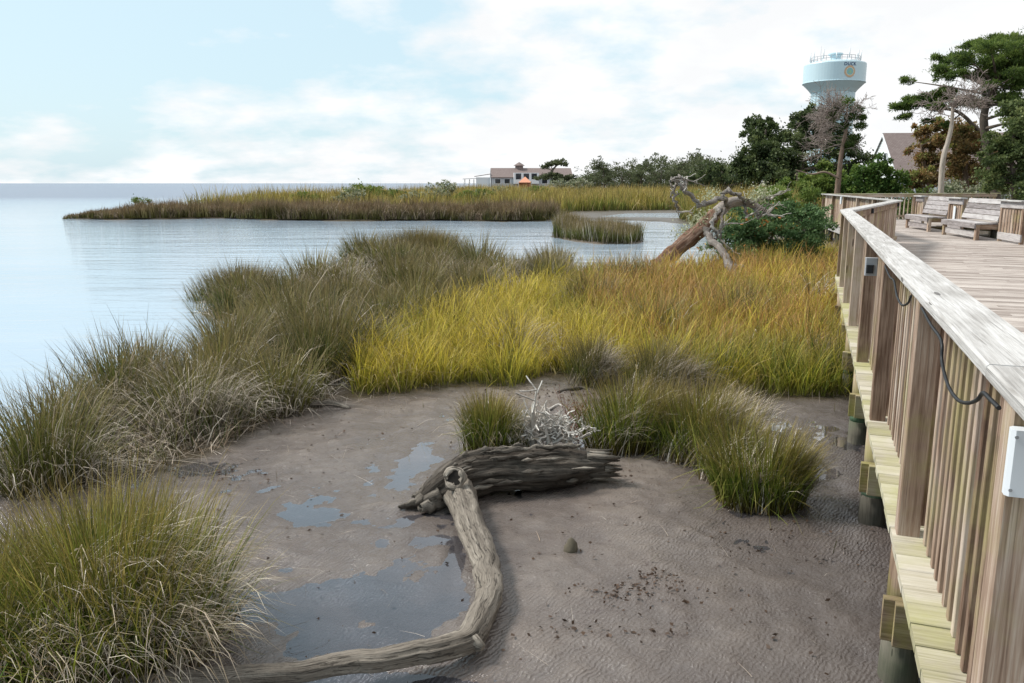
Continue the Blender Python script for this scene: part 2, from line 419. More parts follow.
PUD = []
for (px, py, rx, ry, d) in [(330, 600, .34, .22, .035), (285, 565, .13, .10, .03), (400, 560, .30, .30, .02), (440, 600, .25, .2, .022), (360, 640, .4, .10, .022), (405, 520, .3, .25, .015),
                            (420, 455, .14, .45, .03), (445, 415, .16, .4, .022), (360, 470, .3, .25, .006), (560, 420, .1, .1, .0), (455, 560, .06, .35, .03), (810, 470, .25, .35, .022), (790, 430, .3, .4, .018),
                            (330, 682, .5, .08, .04), (15, 590, .12, .2, .03), (375, 445, .22, .3, .016), (320, 520, .25, .2, .016), (255, 605, .2, .15, .018), (405, 600, .3, .2, .016), (390, 490, .2, .2, .014), (820, 530, .08, .1, .02)]:
    c = at(px, py, 0); PUD.append((c[0], c[1], rx, ry, d))

def ground_h(x, y, fine=True):
    x = np.asarray(x, float); y = np.asarray(y, float)
    wob = (fbm(x * .7 + 3, y * .7, 1.5) - .5) * 1.0 * np.clip(y / 20, .15, 2.5)
    sd_ = np.maximum(sdist(LAND, x, y), sdist(ISLAND, x, y)) + wob * .5
    mp = sdist(MUDPOOL, x, y)
    h = -.65 + .63 * sstep(-1.2, .35, sd_) + .02
    h = np.where(mp > -1.5, np.minimum(h, .0 - .16 * sstep(-1.5, 1.0, mp)), h)
    h = h + .35 * sstep(30, 70, sd_) * sstep(40, 90, y)
    if fine:
        m = sstep(14, 9, y) * sstep(.2, .8, sd_)
        h = h + m * ((fbm(x * 1.3, y * 1.3, 4.0, 4) - .5) * .045 + (fbm(x * 7, y * 7, 2.0, 5) - .5) * .030 + (fbm(x * 30, y * 30, 6.0, 2) - .5) * .008)
        for (cx, cy, rx, ry, d) in PUD:
            q = ((x - cx) / rx) ** 2 + ((y - cy) / ry) ** 2
            h = h - d * .8 * np.exp(-q * .9)
    return h

GZ = ground_h(GX, GY)
def h_at(x, y): return float(ground_h(np.array([x]), np.array([y]))[0])
PUDDLE_Z = -.012

RUSH = [(-9, 4.2), (-4.2, 5.35), (-3.75, 5.6), (-3.05, 5.75), (-2.75, 6.15), (-2.45, 6.6), (-2.35, 7.4), (-2.1, 7.9), (-1.85, 8.4), (-1.95, 9.5), (-1.65, 11.7), (-.7, 14.1), (.3, 16.8), (1.5, 19.3), (1.9, 22.5), (.5, 21.6), (-.9, 22.2),
        (-1.2, 24.8), (-2.5, 25.5), (-4.8, 24.5), (-4.7, 22.2), (-2.85, 19.6), (-2.9, 18.0), (-3.5, 18.3), (-4.7, 18.1), (-4.7, 17.0), (-3.9, 16.6), (-4.1, 15.9), (-5.95, 15.7), (-5.95, 14.4), (-4.6, 13.7), (-4.2, 12.4), (-3.95, 10.6), (-4.1, 9.6), (-4.4, 8.6), (-4.4, 7.0), (-5.8, 5.6), (-9, 5.4)]
GOLD = [(-1.85, 8.3), (-1.2, 8.45), (-.5, 8.8), (.0, 8.75), (.35, 9.2), (1.1, 9.3), (1.7, 8.7), (2.3, 8.3), (3.3, 8.25), (4.2, 8.6), (5.9, 13.4), (9.2, 19.2), (10.5, 30), (8.4, 26), (6.6, 22.2), (4.5, 20.6), (2.1, 20), (1.4, 19.5), (.2, 16.9), (-.8, 14.2), (-1.75, 11.8), (-2.0, 9.6)]
veg = np.maximum.reduce([sstep(-.15, .15, sdist(RUSH, GX, GY)), sstep(-.2, .15, sdist(GOLD, GX, GY)), sstep(26, 40, GY)])
wet = np.clip(sstep(PUDDLE_Z + .042, PUDDLE_Z - .002, GZ) * sstep(-.3, .3, sdist(LAND, GX, GY)) * (GY < 12), 0, 1)
film = np.clip(np.exp(-(((GX + .75) / 1.0) ** 2 + ((GY - 5.3) / 1.9) ** 2)) * 1.9 * sstep(.36, .60, fbm(GX * 1.6 + 9, GY * 1.6, .7, 4)), 0, 1)   # thin sheet of water left by the tide
wet = np.maximum(wet, film * .8)
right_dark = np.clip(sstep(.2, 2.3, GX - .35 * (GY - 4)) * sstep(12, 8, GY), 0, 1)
ny, nx = GX.shape
idx = np.arange(ny * nx).reshape(ny, nx)
fq = np.stack([idx[:-1, :-1], idx[:-1, 1:], idx[1:, 1:], idx[1:, :-1]], -1).reshape(-1, 4)
t = NT('mud')
pos = t.n('ShaderNodeNewGeometry').outputs['Position']
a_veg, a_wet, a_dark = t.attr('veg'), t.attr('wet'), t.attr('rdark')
n_big = t.noise(pos, .9, 5, .6); n_mid = t.noise(pos, 5, 5, .6); n_fine = t.noise(pos, 60, 4, .65)
c = t.ramp(n_big, [(.3, (.115, .086, .070)), (.52, (.20, .165, .138)), (.75, (.265, .23, .205))])
c = t.mix(t.math('MULTIPLY', n_fine, .55), c, t.ramp(n_mid, [(.3, (.075, .055, .044)), (.7, (.24, .20, .172))]))
# brown scum and dark debris scraps
deb = t.noise(t.mapping(pos, (1.4, 3.2, 1)), 2.2, 10, .78, .6)
c = t.mix(t.math('MULTIPLY', t.math('SUBTRACT', deb, .575), 12, clamp=True), c, (.085, .055, .042))
spk = t.n('ShaderNodeTexVoronoi'); spk.inputs['Scale'].default_value = 11; t.l(pos, spk.inputs['Vector'])
spm = t.math('MULTIPLY', t.math('LESS_THAN', spk.outputs['Distance'], .16), t.math('GREATER_THAN', n_big, .5))
c = t.mix(t.math('MULTIPLY', spm, .6), c, (.10, .075, .06))
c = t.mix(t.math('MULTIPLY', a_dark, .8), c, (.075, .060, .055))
c = t.mix(t.math('MULTIPLY', a_wet, .6), c, (.075, .064, .062))
c = t.mix(a_veg, c, (.06, .045, .025))
# ripple marks left by the last tide
wv = t.n('ShaderNodeTexWave', wave_type='BANDS', bands_direction='X'); wv.inputs['Scale'].default_value = 12.5; wv.inputs['Distortion'].default_value = 9.0
wv.inputs['Detail'].default_value = 4; wv.inputs['Detail Scale'].default_value = 1.1; t.l(t.mapping(pos, (1.0, 1.0, 0), (0, 0, R(38))), wv.inputs['Vector'])
rip_m = t.math('MULTIPLY', t.math('SUBTRACT', t.noise(t.mapping(pos, loc=(4, 2, 0)), .8, 3), .34), 4.0, clamp=True)
hgt = t.math('ADD', t.math('MULTIPLY', t.math('MULTIPLY', wv.outputs['Fac'], rip_m), .30), t.math('ADD', t.math('MULTIPLY', n_fine, .8), t.math('MULTIPLY', t.noise(pos, 17, 4, .6), 1.0)))
rg = t.math('SUBTRACT', .47, t.math('MULTIPLY', a_wet, .33))
rg = t.math('SUBTRACT', rg, t.math('MULTIPLY', n_big, .12))
c = t.mix(t.math('MULTIPLY', t.math('MULTIPLY', wv.outputs['Fac'], rip_m), .22), c, (.20, .175, .168))
mud = t.bsdf(c, rg, t.bump(hgt, .75, .012), spec=.5)
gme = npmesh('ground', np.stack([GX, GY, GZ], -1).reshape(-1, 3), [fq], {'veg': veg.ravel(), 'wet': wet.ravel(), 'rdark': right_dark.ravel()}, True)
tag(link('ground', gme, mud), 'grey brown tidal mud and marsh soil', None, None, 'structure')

# ------------------------------------------------------------------ water
t = NT('water'); pos = t.n('ShaderNodeNewGeometry').outputs['Position']
w1 = t.noise(t.mapping(pos, (.8, 2.6, 1), (0, 0, R(12))), 2.2, 5, .65); w2 = t.noise(t.mapping(pos, (.35, 1.3, 1), (0, 0, R(-8))), .6, 5, .6)
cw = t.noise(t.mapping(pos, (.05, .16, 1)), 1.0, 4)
col = t.mix(cw, (.29, .375, .46), (.41, .49, .57))  # pale base colour stands in for bright sky reflected by the water
hh = t.math('ADD', t.math('MULTIPLY', w1, .22), t.math('MULTIPLY', w2, 1.1))
sy = t.n('ShaderNodeSeparateXYZ'); t.l(pos, sy.inputs[0])
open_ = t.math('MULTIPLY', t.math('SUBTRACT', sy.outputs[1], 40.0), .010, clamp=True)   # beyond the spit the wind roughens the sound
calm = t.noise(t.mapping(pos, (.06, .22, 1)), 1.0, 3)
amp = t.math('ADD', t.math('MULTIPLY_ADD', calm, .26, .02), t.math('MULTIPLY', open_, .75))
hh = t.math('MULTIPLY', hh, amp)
col = t.mix(open_, col, (.20, .225, .285))  # far water coloured darker to imitate weaker reflection off the waves
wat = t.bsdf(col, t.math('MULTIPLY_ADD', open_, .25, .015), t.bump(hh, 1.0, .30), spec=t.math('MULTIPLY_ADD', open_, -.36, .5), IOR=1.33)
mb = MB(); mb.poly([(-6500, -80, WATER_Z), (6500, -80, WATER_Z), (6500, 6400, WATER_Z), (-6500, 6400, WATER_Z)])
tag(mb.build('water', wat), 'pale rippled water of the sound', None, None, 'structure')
t = NT('puddle_water'); pos = t.n('ShaderNodeNewGeometry').outputs['Position']
gl = t.n('ShaderNodeBsdfGlossy'); gl.inputs['Roughness'].default_value = .02; gl.inputs['Color'].default_value = (.95, .97, 1, 1)
tr = t.n('ShaderNodeBsdfTransparent'); tr.inputs['Color'].default_value = (.80, .84, .92, 1)
fr = t.n('ShaderNodeFresnel'); fr.inputs['IOR'].default_value = 1.33
nb = t.bump(t.noise(pos, 9, 3), .05, .01); t.l(nb, gl.inputs['Normal']); t.l(nb, fr.inputs['Normal'])
mxs = t.n('ShaderNodeMixShader'); t.l(t.math('MULTIPLY', fr.outputs[0], 2.1, clamp=True), mxs.inputs[0]); t.l(tr.outputs[0], mxs.inputs[1]); t.l(gl.outputs[0], mxs.inputs[2]); t.l(mxs.outputs[0], t.out.inputs['Surface'])
mb = MB(); mb.poly([(-3.3, 3.0, PUDDLE_Z), (3.2, 3.0, PUDDLE_Z), (3.2, 8.3, PUDDLE_Z), (-3.0, 8.3, PUDDLE_Z)])
tag(mb.build('puddle_water', t.m), 'shallow puddles left on the mud', None, None, 'structure')

# ------------------------------------------------------------------ grass blades
def blades(P, L, az, th0, bend, W, tone, dead, nseg=4):
    N = len(P); dx, dy = np.cos(az), np.sin(az); tw = az + math.pi / 2 + rng.uniform(-.9, .9, N)
    wx, wy = np.cos(tw), np.sin(tw)
    pts = [P.copy()]; p = P.copy(); kk = np.where(rng.uniform(size=N) < .13, rng.integers(1, nseg + 1, N), 99); ka = rng.uniform(.6, 2.0, N)   # some blades snapped over
    for k in range(nseg):
        th = th0 + bend * ((k + .5) / nseg) ** 1.6 + np.where(kk <= k, ka, 0)
        st = (L / nseg)[:, None] * np.stack([np.sin(th) * dx, np.sin(th) * dy, np.cos(th)], 1)
        p = p + st; p[:, 2] = np.maximum(p[:, 2], P[:, 2] + .01); pts.append(p)
    V = []; Hh = []
    for k in range(nseg):
        ww = (W * (1 - .75 * k / nseg) / 2)[:, None] * np.stack([wx, wy, np.zeros(N)], 1)
        V += [pts[k] - ww, pts[k] + ww]; Hh += [np.full(N, k / nseg)] * 2
    V.append(pts[nseg]); Hh.append(np.ones(N))
    m = 2 * nseg + 1
    V = np.stack(V, 1).reshape(-1, 3); H = np.stack(Hh, 1).reshape(-1)
    b = (np.arange(N) * m)[:, None]
    q = np.concatenate([b + np.array([2*k, 2*k+1, 2*k+3, 2*k+2]) for k in range(nseg - 1)])
    tri = b + np.array([2*nseg-2, 2*nseg-1, 2*nseg])
    return V, [q, tri], {'h': H, 'tone': np.repeat(tone, m), 'dead': np.repeat(dead, m), 'rnd': np.repeat(rng.uniform(0, 1, N) ** 1.3, m)}

def in_poly(poly, n):
    poly = np.asarray(poly); lo, hi = poly.min(0), poly.max(0); X = []
    c = 0
    while c < n:
        q = rng.uniform(lo, hi, (n, 2)); k = pip(poly, q[:, 0], q[:, 1]); X.append(q[k]); c += k.sum()
    return np.concatenate(X)[:n]

def area(poly):
    p = np.asarray(poly); q = np.roll(p, -1, 0); return abs((p[:, 0] * q[:, 1] - q[:, 0] * p[:, 1]).sum()) / 2

def field(name, poly, dens, ref, Lm, Lv, mat, label, cat, lean=(.05, .35), bendm=(.3, 1.0), deadp=.2, w0=.0035, clump=.55, gap=.0, zoff=0.0, flopL=1.0, maxn=260000, nseg=4, edge=0.0):
    """dens: blades per square metre at distance ref from the viewer; farther blades are sparser and wider"""
    n = int(area(poly) * dens * 1.0); n = min(n, 4000000)
    q = in_poly(poly, n); D = np.hypot(q[:, 0], q[:, 1])
    keep = rng.uniform(size=n) < np.clip((ref / D) ** 1.5, 0, 1)
    cl = fbm(q[:, 0] / clump, q[:, 1] / clump, 7.7, 3)
    keep &= cl > gap + rng.uniform(-.05, .05, n)
    if edge:
        keep &= sdist(poly, q[:, 0], q[:, 1]) > edge * (fbm(q[:, 0] * 1.6, q[:, 1] * 1.6, .3, 3) - .35)
    q = q[keep][:maxn]; cl = cl[keep][:maxn]; D = np.hypot(q[:, 0], q[:, 1]); N = len(q)
    z = ground_h(q[:, 0], q[:, 1], False) + zoff
    ok = z > WATER_Z - .22; q, cl, D, z = q[ok], cl[ok], D[ok], z[ok]; N = len(q)
    # tussock centres give the outward lean
    e = .06
    gxn = (fbm((q[:, 0] + e) / clump, q[:, 1] / clump, 7.7, 3) - cl) / e; gyn = (fbm(q[:, 0] / clump, (q[:, 1] + e) / clump, 7.7, 3) - cl) / e
    az = np.arctan2(-gyn, -gxn) + rng.normal(0, .9, N)
    patch = fbm(q[:, 0] * .9 + 31, q[:, 1] * .9, 3.3, 3)
    pd = np.clip(deadp * (.15 + 5.0 * np.clip(patch - .46, 0, 1) * 1.6), 0, .9)
    dead = (rng.uniform(size=N) < pd).astype(float)
    hv = .72 + .6 * fbm(q[:, 0] * 1.1, q[:, 1] * 1.1, 9.0, 3) 
    L = Lm * hv * (.62 + .85 * (cl - gap) / (1 - gap) * 1.5).clip(.45, 1.35) * (1 + rng.normal(0, Lv, N)); L = np.clip(L, .12 * Lm, 2 * Lm) * np.where(dead > 0, flopL, 1)
    if name == 'far_rush': L = L * (.28 + .72 * sstep(-30.5, -23.5, q[:, 0]))   # low towards the tip of the spit
    th0 = rng.uniform(*lean, N) + dead * rng.uniform(0, .35, N)
    bend = rng.uniform(*bendm, N) + dead * rng.uniform(.5, 1.6, N)
    Wd = w0 * np.clip(D / ref, 1, 30) ** .8 * rng.uniform(.7, 1.3, N)
    tone = np.clip(.5 + 1.7 * (fbm(q[:, 0] * .55, q[:, 1] * .55, 5.0, 3) - .5) + rng.normal(0, .27, N), 0, 1)
    V, f, a = blades(np.stack([q[:, 0], q[:, 1], z], 1), L, az, th0, bend, Wd, tone, dead * rng.uniform(.6, 1, N), nseg)
    o = link(name, npmesh(name, V, f, a), mat); print(name, N)
    return tag(o, label, cat, None, 'stuff')

def tussock_blades(cx, cy, r, L, n, deadp, flop, w, spread=.75, zf=True):
    """blades of many dome shaped tussocks: arrays per tussock"""
    k = np.repeat(np.arange(len(cx)), n); N = len(k)
    a = rng.uniform(0, 2 * math.pi, N); q = np.sqrt(rng.uniform(0, 1, N)); sub = rng.integers(0, 5, N)
    sa = (k * 2.4 + sub * 1.257); x = cx[k] + r[k] * (.42 * np.cos(sa) * (sub > 0) + .62 * q * np.cos(a)); y = cy[k] + r[k] * (.42 * np.sin(sa) * (sub > 0) + .62 * q * np.sin(a))
    dx, dy = x - cx[k], y - cy[k]; rr = np.hypot(dx, dy) / r[k]
    az = np.arctan2(dy, dx) + rng.normal(0, .55, N)
    dead = rng.uniform(size=N) < deadp[k] * (.45 + .75 * rr)
    az = np.where(dead & (rng.uniform(size=N) < .6), flop[k] + rng.normal(0, .5, N), az)
    LL = L[k] * np.clip(1.1 - .35 * rr + rng.normal(0, .17, N), .25, 1.6)
    th0 = spread * rr * rng.uniform(.25, 1.0, N) + rng.uniform(0, .14, N)
    bend = rng.uniform(.05, .7, N) + .3 * rr + dead * rng.uniform(.5, 1.9, N)
    return x, y, az, LL, th0, bend, w[k] * rng.uniform(.5, 1.7, N), dead * rng.uniform(.55, 1, N), k

def tussock_field(name, poly, spacing, rmin, rmax, nref, ref, Lm, mat, label, cat, deadk=1.0, w0=.005, edge=.15, mindist=None, seed=0, nseg=4, Lvar=.22):
    C = in_poly(poly, int(area(poly) / spacing ** 2 * 6)); C = C[sdist(poly, C[:, 0], C[:, 1]) > edge]; D = np.hypot(C[:, 0], C[:, 1]); keep = []
    for i in range(len(C)):
        sp = spacing * (1 + .02 * D[i])
        if all((C[i, 0] - C[j, 0]) ** 2 + (C[i, 1] - C[j, 1]) ** 2 > sp * sp * .72 for j in keep): keep.append(i)
    C = C[keep]; D = D[keep]; K = len(C)
    r = rng.uniform(rmin, rmax, K) * (1 + .02 * D); n = np.maximum(120, nref * (r / rmax) ** 2 * (ref / D) ** 1.15).astype(int)
    pt = fbm(C[:, 0] * .8 + 31, C[:, 1] * .8, 3.3 + seed, 3); deadp = np.clip(deadk * (.12 + 4.5 * np.clip(pt - .45, 0, 1) + rng.uniform(-.06, .2, K)), .03, .85)
    L = Lm * (1 + rng.normal(0, Lvar, K)).clip(.6, 1.4)
    x, y, az, LL, th0, bend, w, dead, k = tussock_blades(C[:, 0], C[:, 1], r, L, n, deadp, rng.normal(-.3, .5, K), w0 * np.clip(D / ref, 1, 20) ** .75)
    z = ground_h(x, y, False) - .01; ok = z > -.35; hue = np.clip(rng.normal(.5, .3, K), 0, 1)
    tone = np.clip(hue[k] * .7 + rng.uniform(0, .3, len(x)) + rng.normal(0, .12, len(x)), 0, 1)
    V, f, a = blades(np.stack([x, y, z], 1)[ok], LL[ok], az[ok], th0[ok], bend[ok], w[ok], tone[ok], dead[ok], nseg)
    print(name, K, ok.sum())
    return tag(link(name, npmesh(name, V, f, a), mat), label, cat, None, 'stuff')

def tussock(name, cx, cy, rx, ry, n, Lm, mat, label, deadp=.25, spread=.55, w=.0062, group=None, flop_az=None, sub=7, cat='marsh grass', lift=0.0):
    k = max(1, sub); cc = rng.normal(0, .45, (k, 2)); ci = rng.integers(0, k, n)
    q = cc[ci] * np.array((rx, ry)) + rng.normal(0, .32, (n, 2)) * np.array((rx, ry))
    r = np.hypot(q[:, 0] / rx, q[:, 1] / ry); q = q[r < 1.15]; r = r[r < 1.15]; n = len(q)
    az = np.arctan2(q[:, 1], q[:, 0]) + rng.normal(0, .7, n)
    dead = (rng.uniform(size=n) < deadp * (.5 + .8 * r)).astype(float)
    if flop_az is not None: az = np.where(dead > 0, flop_az + rng.normal(0, .55, n), az)
    L = Lm * np.clip(1.08 - .28 * r + rng.normal(0, .13, n), .3, 1.5)
    th0 = spread * .55 * r * rng.uniform(.3, 1.2, n) + rng.uniform(0, .12, n)
    bend = rng.uniform(.1, .6, n) + .25 * r + dead * rng.uniform(.7, 1.9, n)
    x, y = q[:, 0] + cx, q[:, 1] + cy
    z = ground_h(x, y) - .01 + lift
    V, f, a = blades(np.stack([x, y, z], 1) - np.array((cx, cy, 0)), L, az, th0, bend, w * rng.uniform(.5, 1.7, n), rng.uniform(0, 1, n), dead * rng.uniform(.6, 1, n), 5)
    o = link(name, npmesh(name, V, f, a), mat); o.location = (cx, cy, 0)
    return tag(o, label, cat, group)

RUSH_MAT = M['rush']
tussock_field('needlerush', RUSH, .80, .30, .55, 1900, 5.6, .74, M['rush'], 'brown green needlerush tussocks covering the shore beside the water', None, .52, .0062, .22, Lvar=.16)
field('rush_undergrowth', RUSH, 700, 5.2, .30, .3, M['rush'], 'short rushes between the needlerush tussocks', None, (.05, .7), (.2, 1.3), .3, .006, .6, .3, maxn=60000, edge=.7, nseg=3)
field('dead_thatch', RUSH, 420, 5.2, .42, .4, M['rush'], 'matted dead rush stems between the tussocks', None, (.8, 1.45), (-.2, .5), 50, .006, .5, .2, maxn=40000, edge=.2, nseg=3)
MIXB = [(-1.0, 9.6), (0, 9.4), (2.0, 8.9), (3.6, 8.8), (5.6, 13.4), (8.0, 19), (5.5, 21), (2.2, 19.6), (.4, 16.6), (-.8, 13.4), (-1.5, 11.4)]
field('golden_grass', GOLD, 1500, 8.0, .46, .34, M['gold'], 'yellow green cordgrass behind the mud flat', None, (.02, .55), (.2, 1.5), .16, .0085, .38, .30, maxn=120000, edge=.7)
field('orange_grass', [(1.2, 10.5), (2.4, 9.2), (3.9, 9.6), (5.8, 13.8), (8.6, 19), (6.8, 21.6), (4.2, 19.8), (1.8, 18.6), (1.0, 14.5)], 1100, 8.0, .56, .3, M['gold_orange'], 'orange brown cordgrass near the boardwalk', None, (.02, .5), (.2, 1.4), .2, .0085, .6, .40, maxn=70000, edge=.9)
field('green_grass', [(2.0, 8.5), (4.1, 8.8), (5.5, 12.5), (3.0, 11.2), (1.4, 9.4)], 1300, 8.0, .48, .3, M['rush_green'], 'fresh green cordgrass at the front of the yellow grass', None, (.02, .5), (.2, 1.3), .12, .008, .4, .42, maxn=40000, edge=.6)
tussock_field('rush_in_gold', MIXB, 1.75, .25, .5, 900, 8.5, .60, M['rush'], 'grey green rush tussocks scattered through the yellow grass', None, .8, .0075, .2, seed=4)

FAR_EDGE = [(-30, 54.2), (-26, 52.6), (-24, 52.8), (-20, 54.8), (-16.5, 52.8), (-13.5, 51.6), (-9, 50.8), (-7, 51.6), (-2.2, 51), (-.7, 50.1), (1.6, 50.4), (2.6, 52), (3.4, 56), (-2, 58), (-14, 60), (-22, 60), (-29, 59)]
field('far_rush', FAR_EDGE, 420, 45, .80, .2, M['far_rush'], 'brown rushes along the edge of the far spit', None, (.02, .3), (.1, .7), .3, .035, 1.1, .27, maxn=90000, nseg=3, edge=1.2)
SPIT = [(-24, 58.5), (-14, 58), (-2, 56.5), (3.4, 58), (5, 66), (9, 68), (16, 70), (24, 66), (32, 72), (46, 100), (46, 150), (-8, 170), (-12, 138), (-21, 120), (-22, 100), (-27, 82), (-25, 68)]
field('reeds', SPIT, 80, 55, 1.22, .25, M['reed'], 'yellow brown reeds across the far spit', None, (.02, .25), (.1, .6), .2, .05, 2.2, .30, maxn=120000, nseg=3)
field('reeds_near_trees', [(10.6, 39), (13, 39), (17, 46), (24, 58), (18, 62), (10.8, 53), (10.2, 47)], 120, 45, 1.3, .2, M['reed'], 'yellow green reeds below the trees', None, (.02, .25), (.1, .6), .2, .04, 1.6, .16, maxn=60000, nseg=3)

# tussocks that stand alone
def tus(px, py, rx, ry, n, Lm, mat, label, **k):
    c = at(px, py, 0); return tussock('grass_tussock', c[0], c[1] + ry * .8, rx, ry, n, Lm, M[mat], label, **k)
c = (-2.05, 3.72)
tussock('grass_tussock', c[0], c[1], .55, .56, 5200, .76, M['rush_green'], 'largest rush tussock, on the mud at the lower left corner', .34, .75, .0062, None, -.5, 16)
tussock('grass_tussock', -2.55, 3.5, .45, .5, 3000, .58, M['rush_green'], 'shorter olive rush tussock cut by the left edge beside the largest one', .25, .7, .006, None, None, 8)
tus(487, 458, .22, .17, 1500, .52, 'rush_green', 'upright green grass tussock behind the left half of the driftwood log', deadp=.12, spread=.35)
tus(512, 452, .14, .12, 420, .42, 'rush', 'small straw brown grass tuft between the green tussock and the white roots', deadp=.6, spread=.7)
tus(628, 455, .32, .22, 2100, .66, 'rush_green', 'green rush tussock with grey bent tops just right of the white roots', deadp=.24, flop_az=.1)
tus(702, 465, .32, .24, 2300, .66, 'rush_green', 'middle rush tussock of the row right of the log, topped by silvery bent blades', deadp=.48, flop_az=.2)
tus(768, 511, .27, .2, 2600, .60, 'rush_green', 'nearest green tussock of the row right of the log, dead blades at its foot', deadp=.22, flop_az=.3, spread=.45)
tus(738, 486, .24, .2, 1300, .56, 'rush_green', 'rush tussock with silvery tops wedged behind the nearest green one', deadp=.4, flop_az=.2)
tus(665, 448, .22, .2, 1000, .6, 'rush', 'grey topped rush tussock filling the gap left of the middle one in the row', deadp=.5, flop_az=.2)
tus(592, 388, .26, .24, 1500, .60, 'rush', 'grey topped rush tussock at the front edge of the yellow grass above the log', deadp=.5, flop_az=.2)
tus(660, 400, .36, .3, 2000, .62, 'rush', 'rush tussock with bent silver blades between the yellow grass and the green tussock row', deadp=.5, flop_az=.1)
tus(735, 440, .3, .25, 1300, .5, 'rush', 'low thin grey rush tussock behind the nearest green one', deadp=.6, flop_az=.2)
for px, py, rx, n, lab in [(238, 296, .85, 3600, 'square green brown rush clump standing out into the water nearest the left'), (324, 279, .6, 2200, 'small rush clump standing in the water beside the square one'), (418, 258, 1.5, 4200, 'widest rush clump at the far end of the shore by the open water')]:
    c = at(px, py, 0); tussock('rush_clump', c[0], c[1], rx, rx * .6, n, .92, M['rush'], lab, .10, .25, .010, None, None, 14)
for px, py, rx, n, lab in [(548, 285, .55, 1500, 'green rush clump at the back edge of the yellow grass by the pond'), (590, 312, .45, 1100, 'grey green rush clump standing in the yellow grass'), (628, 290, .5, 900, 'thin rush clump in the yellow grass below the pond')]:
    c = at(px, py, 0); tussock('rush_clump', c[0], c[1], rx, rx * .7, n, .85, M['rush'], lab, .35, .5, .007, None, None, 8)
p = np.array(ISLAND)
V = in_poly(ISLAND, 14000); V = V[sdist(ISLAND, V[:, 0], V[:, 1]) > .15 * rng.uniform(0, 2, len(V))]; n = len(V)
hv = .25 + 1.2 * fbm(V[:, 0] * .9, V[:, 1] * .9, 2)
vv, ff, aa = blades(np.column_stack([V, np.full(n, -.12)]), 1.0 * hv + rng.normal(0, .08, n), rng.uniform(0, 6.3, n), rng.uniform(0, .3, n), rng.uniform(.1, .6, n), rng.uniform(.015, .03, n), np.clip(rng.normal(.5, .2, n), 0, 1), (rng.uniform(size=n) < .15) * .8, 3)
tag(link('grass_islet', npmesh('grass_islet', vv, ff, aa), M['rush']), 'small islet of brown green rushes standing in the pond', 'islet')

# ------------------------------------------------------------------ boardwalk and rails
DZ, CAPZ = .72, 1.81
ad = np.array((.3438, .939)); an = np.array((.939, -.3438)); OA = an * .42
def A(s, tt=0.0, z=0.0):
    q = OA + ad * s + an * tt; return np.array((q[0], q[1], z))
def onA(px, py, tt):
    d = ray(px, py); k = (.42 + tt) / (d[0] * an[0] + d[1] * an[1]); return np.array((d[0] * k, d[1] * k, EYE + d[2] * k))
K1 = A(14.62)[:2]; K2 = np.array((9.85, 21.3)); K3 = np.array((12.75, 34.0)); K4 = np.array((21.5, 36.6))
W0 = np.array((12.75, 20.4)); W1 = np.array((14.35, 29.2))
R0 = W0 - ad * 17.5
DECK = [A(.2)[:2], K1, K2, K3, K4, np.array((21.3, 34.0)), W1 + np.array((.25, 0)), W0 + np.array((.25, 0)), R0 + np.array((.25, 0))]

bw = empty('boardwalk', (*A(.2)[:2], 0), 'weathered grey plank boardwalk on piles over the marsh', 'boardwalk')
mb = MB(); led = MB()
pol = np.array(DECK)
for i in range(0, 290):
    s = .25 + i * .1455
    a0 = OA + ad * s; ts = []
    for k in range(len(pol)):
        p0, p1 = pol[k - 1] - a0, pol[k] - a0
        s0, s1 = p0 @ ad, p1 @ ad
        if (s0 > 0) != (s1 > 0):
            f = s0 / (s0 - s1); ts.append((p0 + (p1 - p0) * f) @ an)
    ts.sort()
    for j in range(0, len(ts) - 1, 2):
        lo, hi = ts[j], ts[j + 1]
        if hi - lo < .1: continue
        zt = DZ - .019 + rng.normal(0, .0015)
        o1 = rng.uniform(-.003, .003)
        if s < 14.6:   # outer ends outside the rail carry moss: own boards' ends, a part of their own
            led.beam(A(s, lo + o1, zt), A(s, lo + .155, zt), (*ad, 0), .1395, .038, .004)
            lo2 = lo + .157
        else: lo2 = lo
        cut = lo2 + (hi - lo2) * rng.uniform(.35, .65)
        mb.beam(A(s, lo2, zt), A(s, cut, zt), (*ad, 0), .1395, .038, .004)
        mb.beam(A(s, cut + .004, zt), A(s, hi, zt), (*ad, 0), .1395, .038, .004)
mb.build('deck', M['deck'], bw)
tag(led.build('deck_edge', M['ledge'], bw), 'yellow green mossy plank ends')
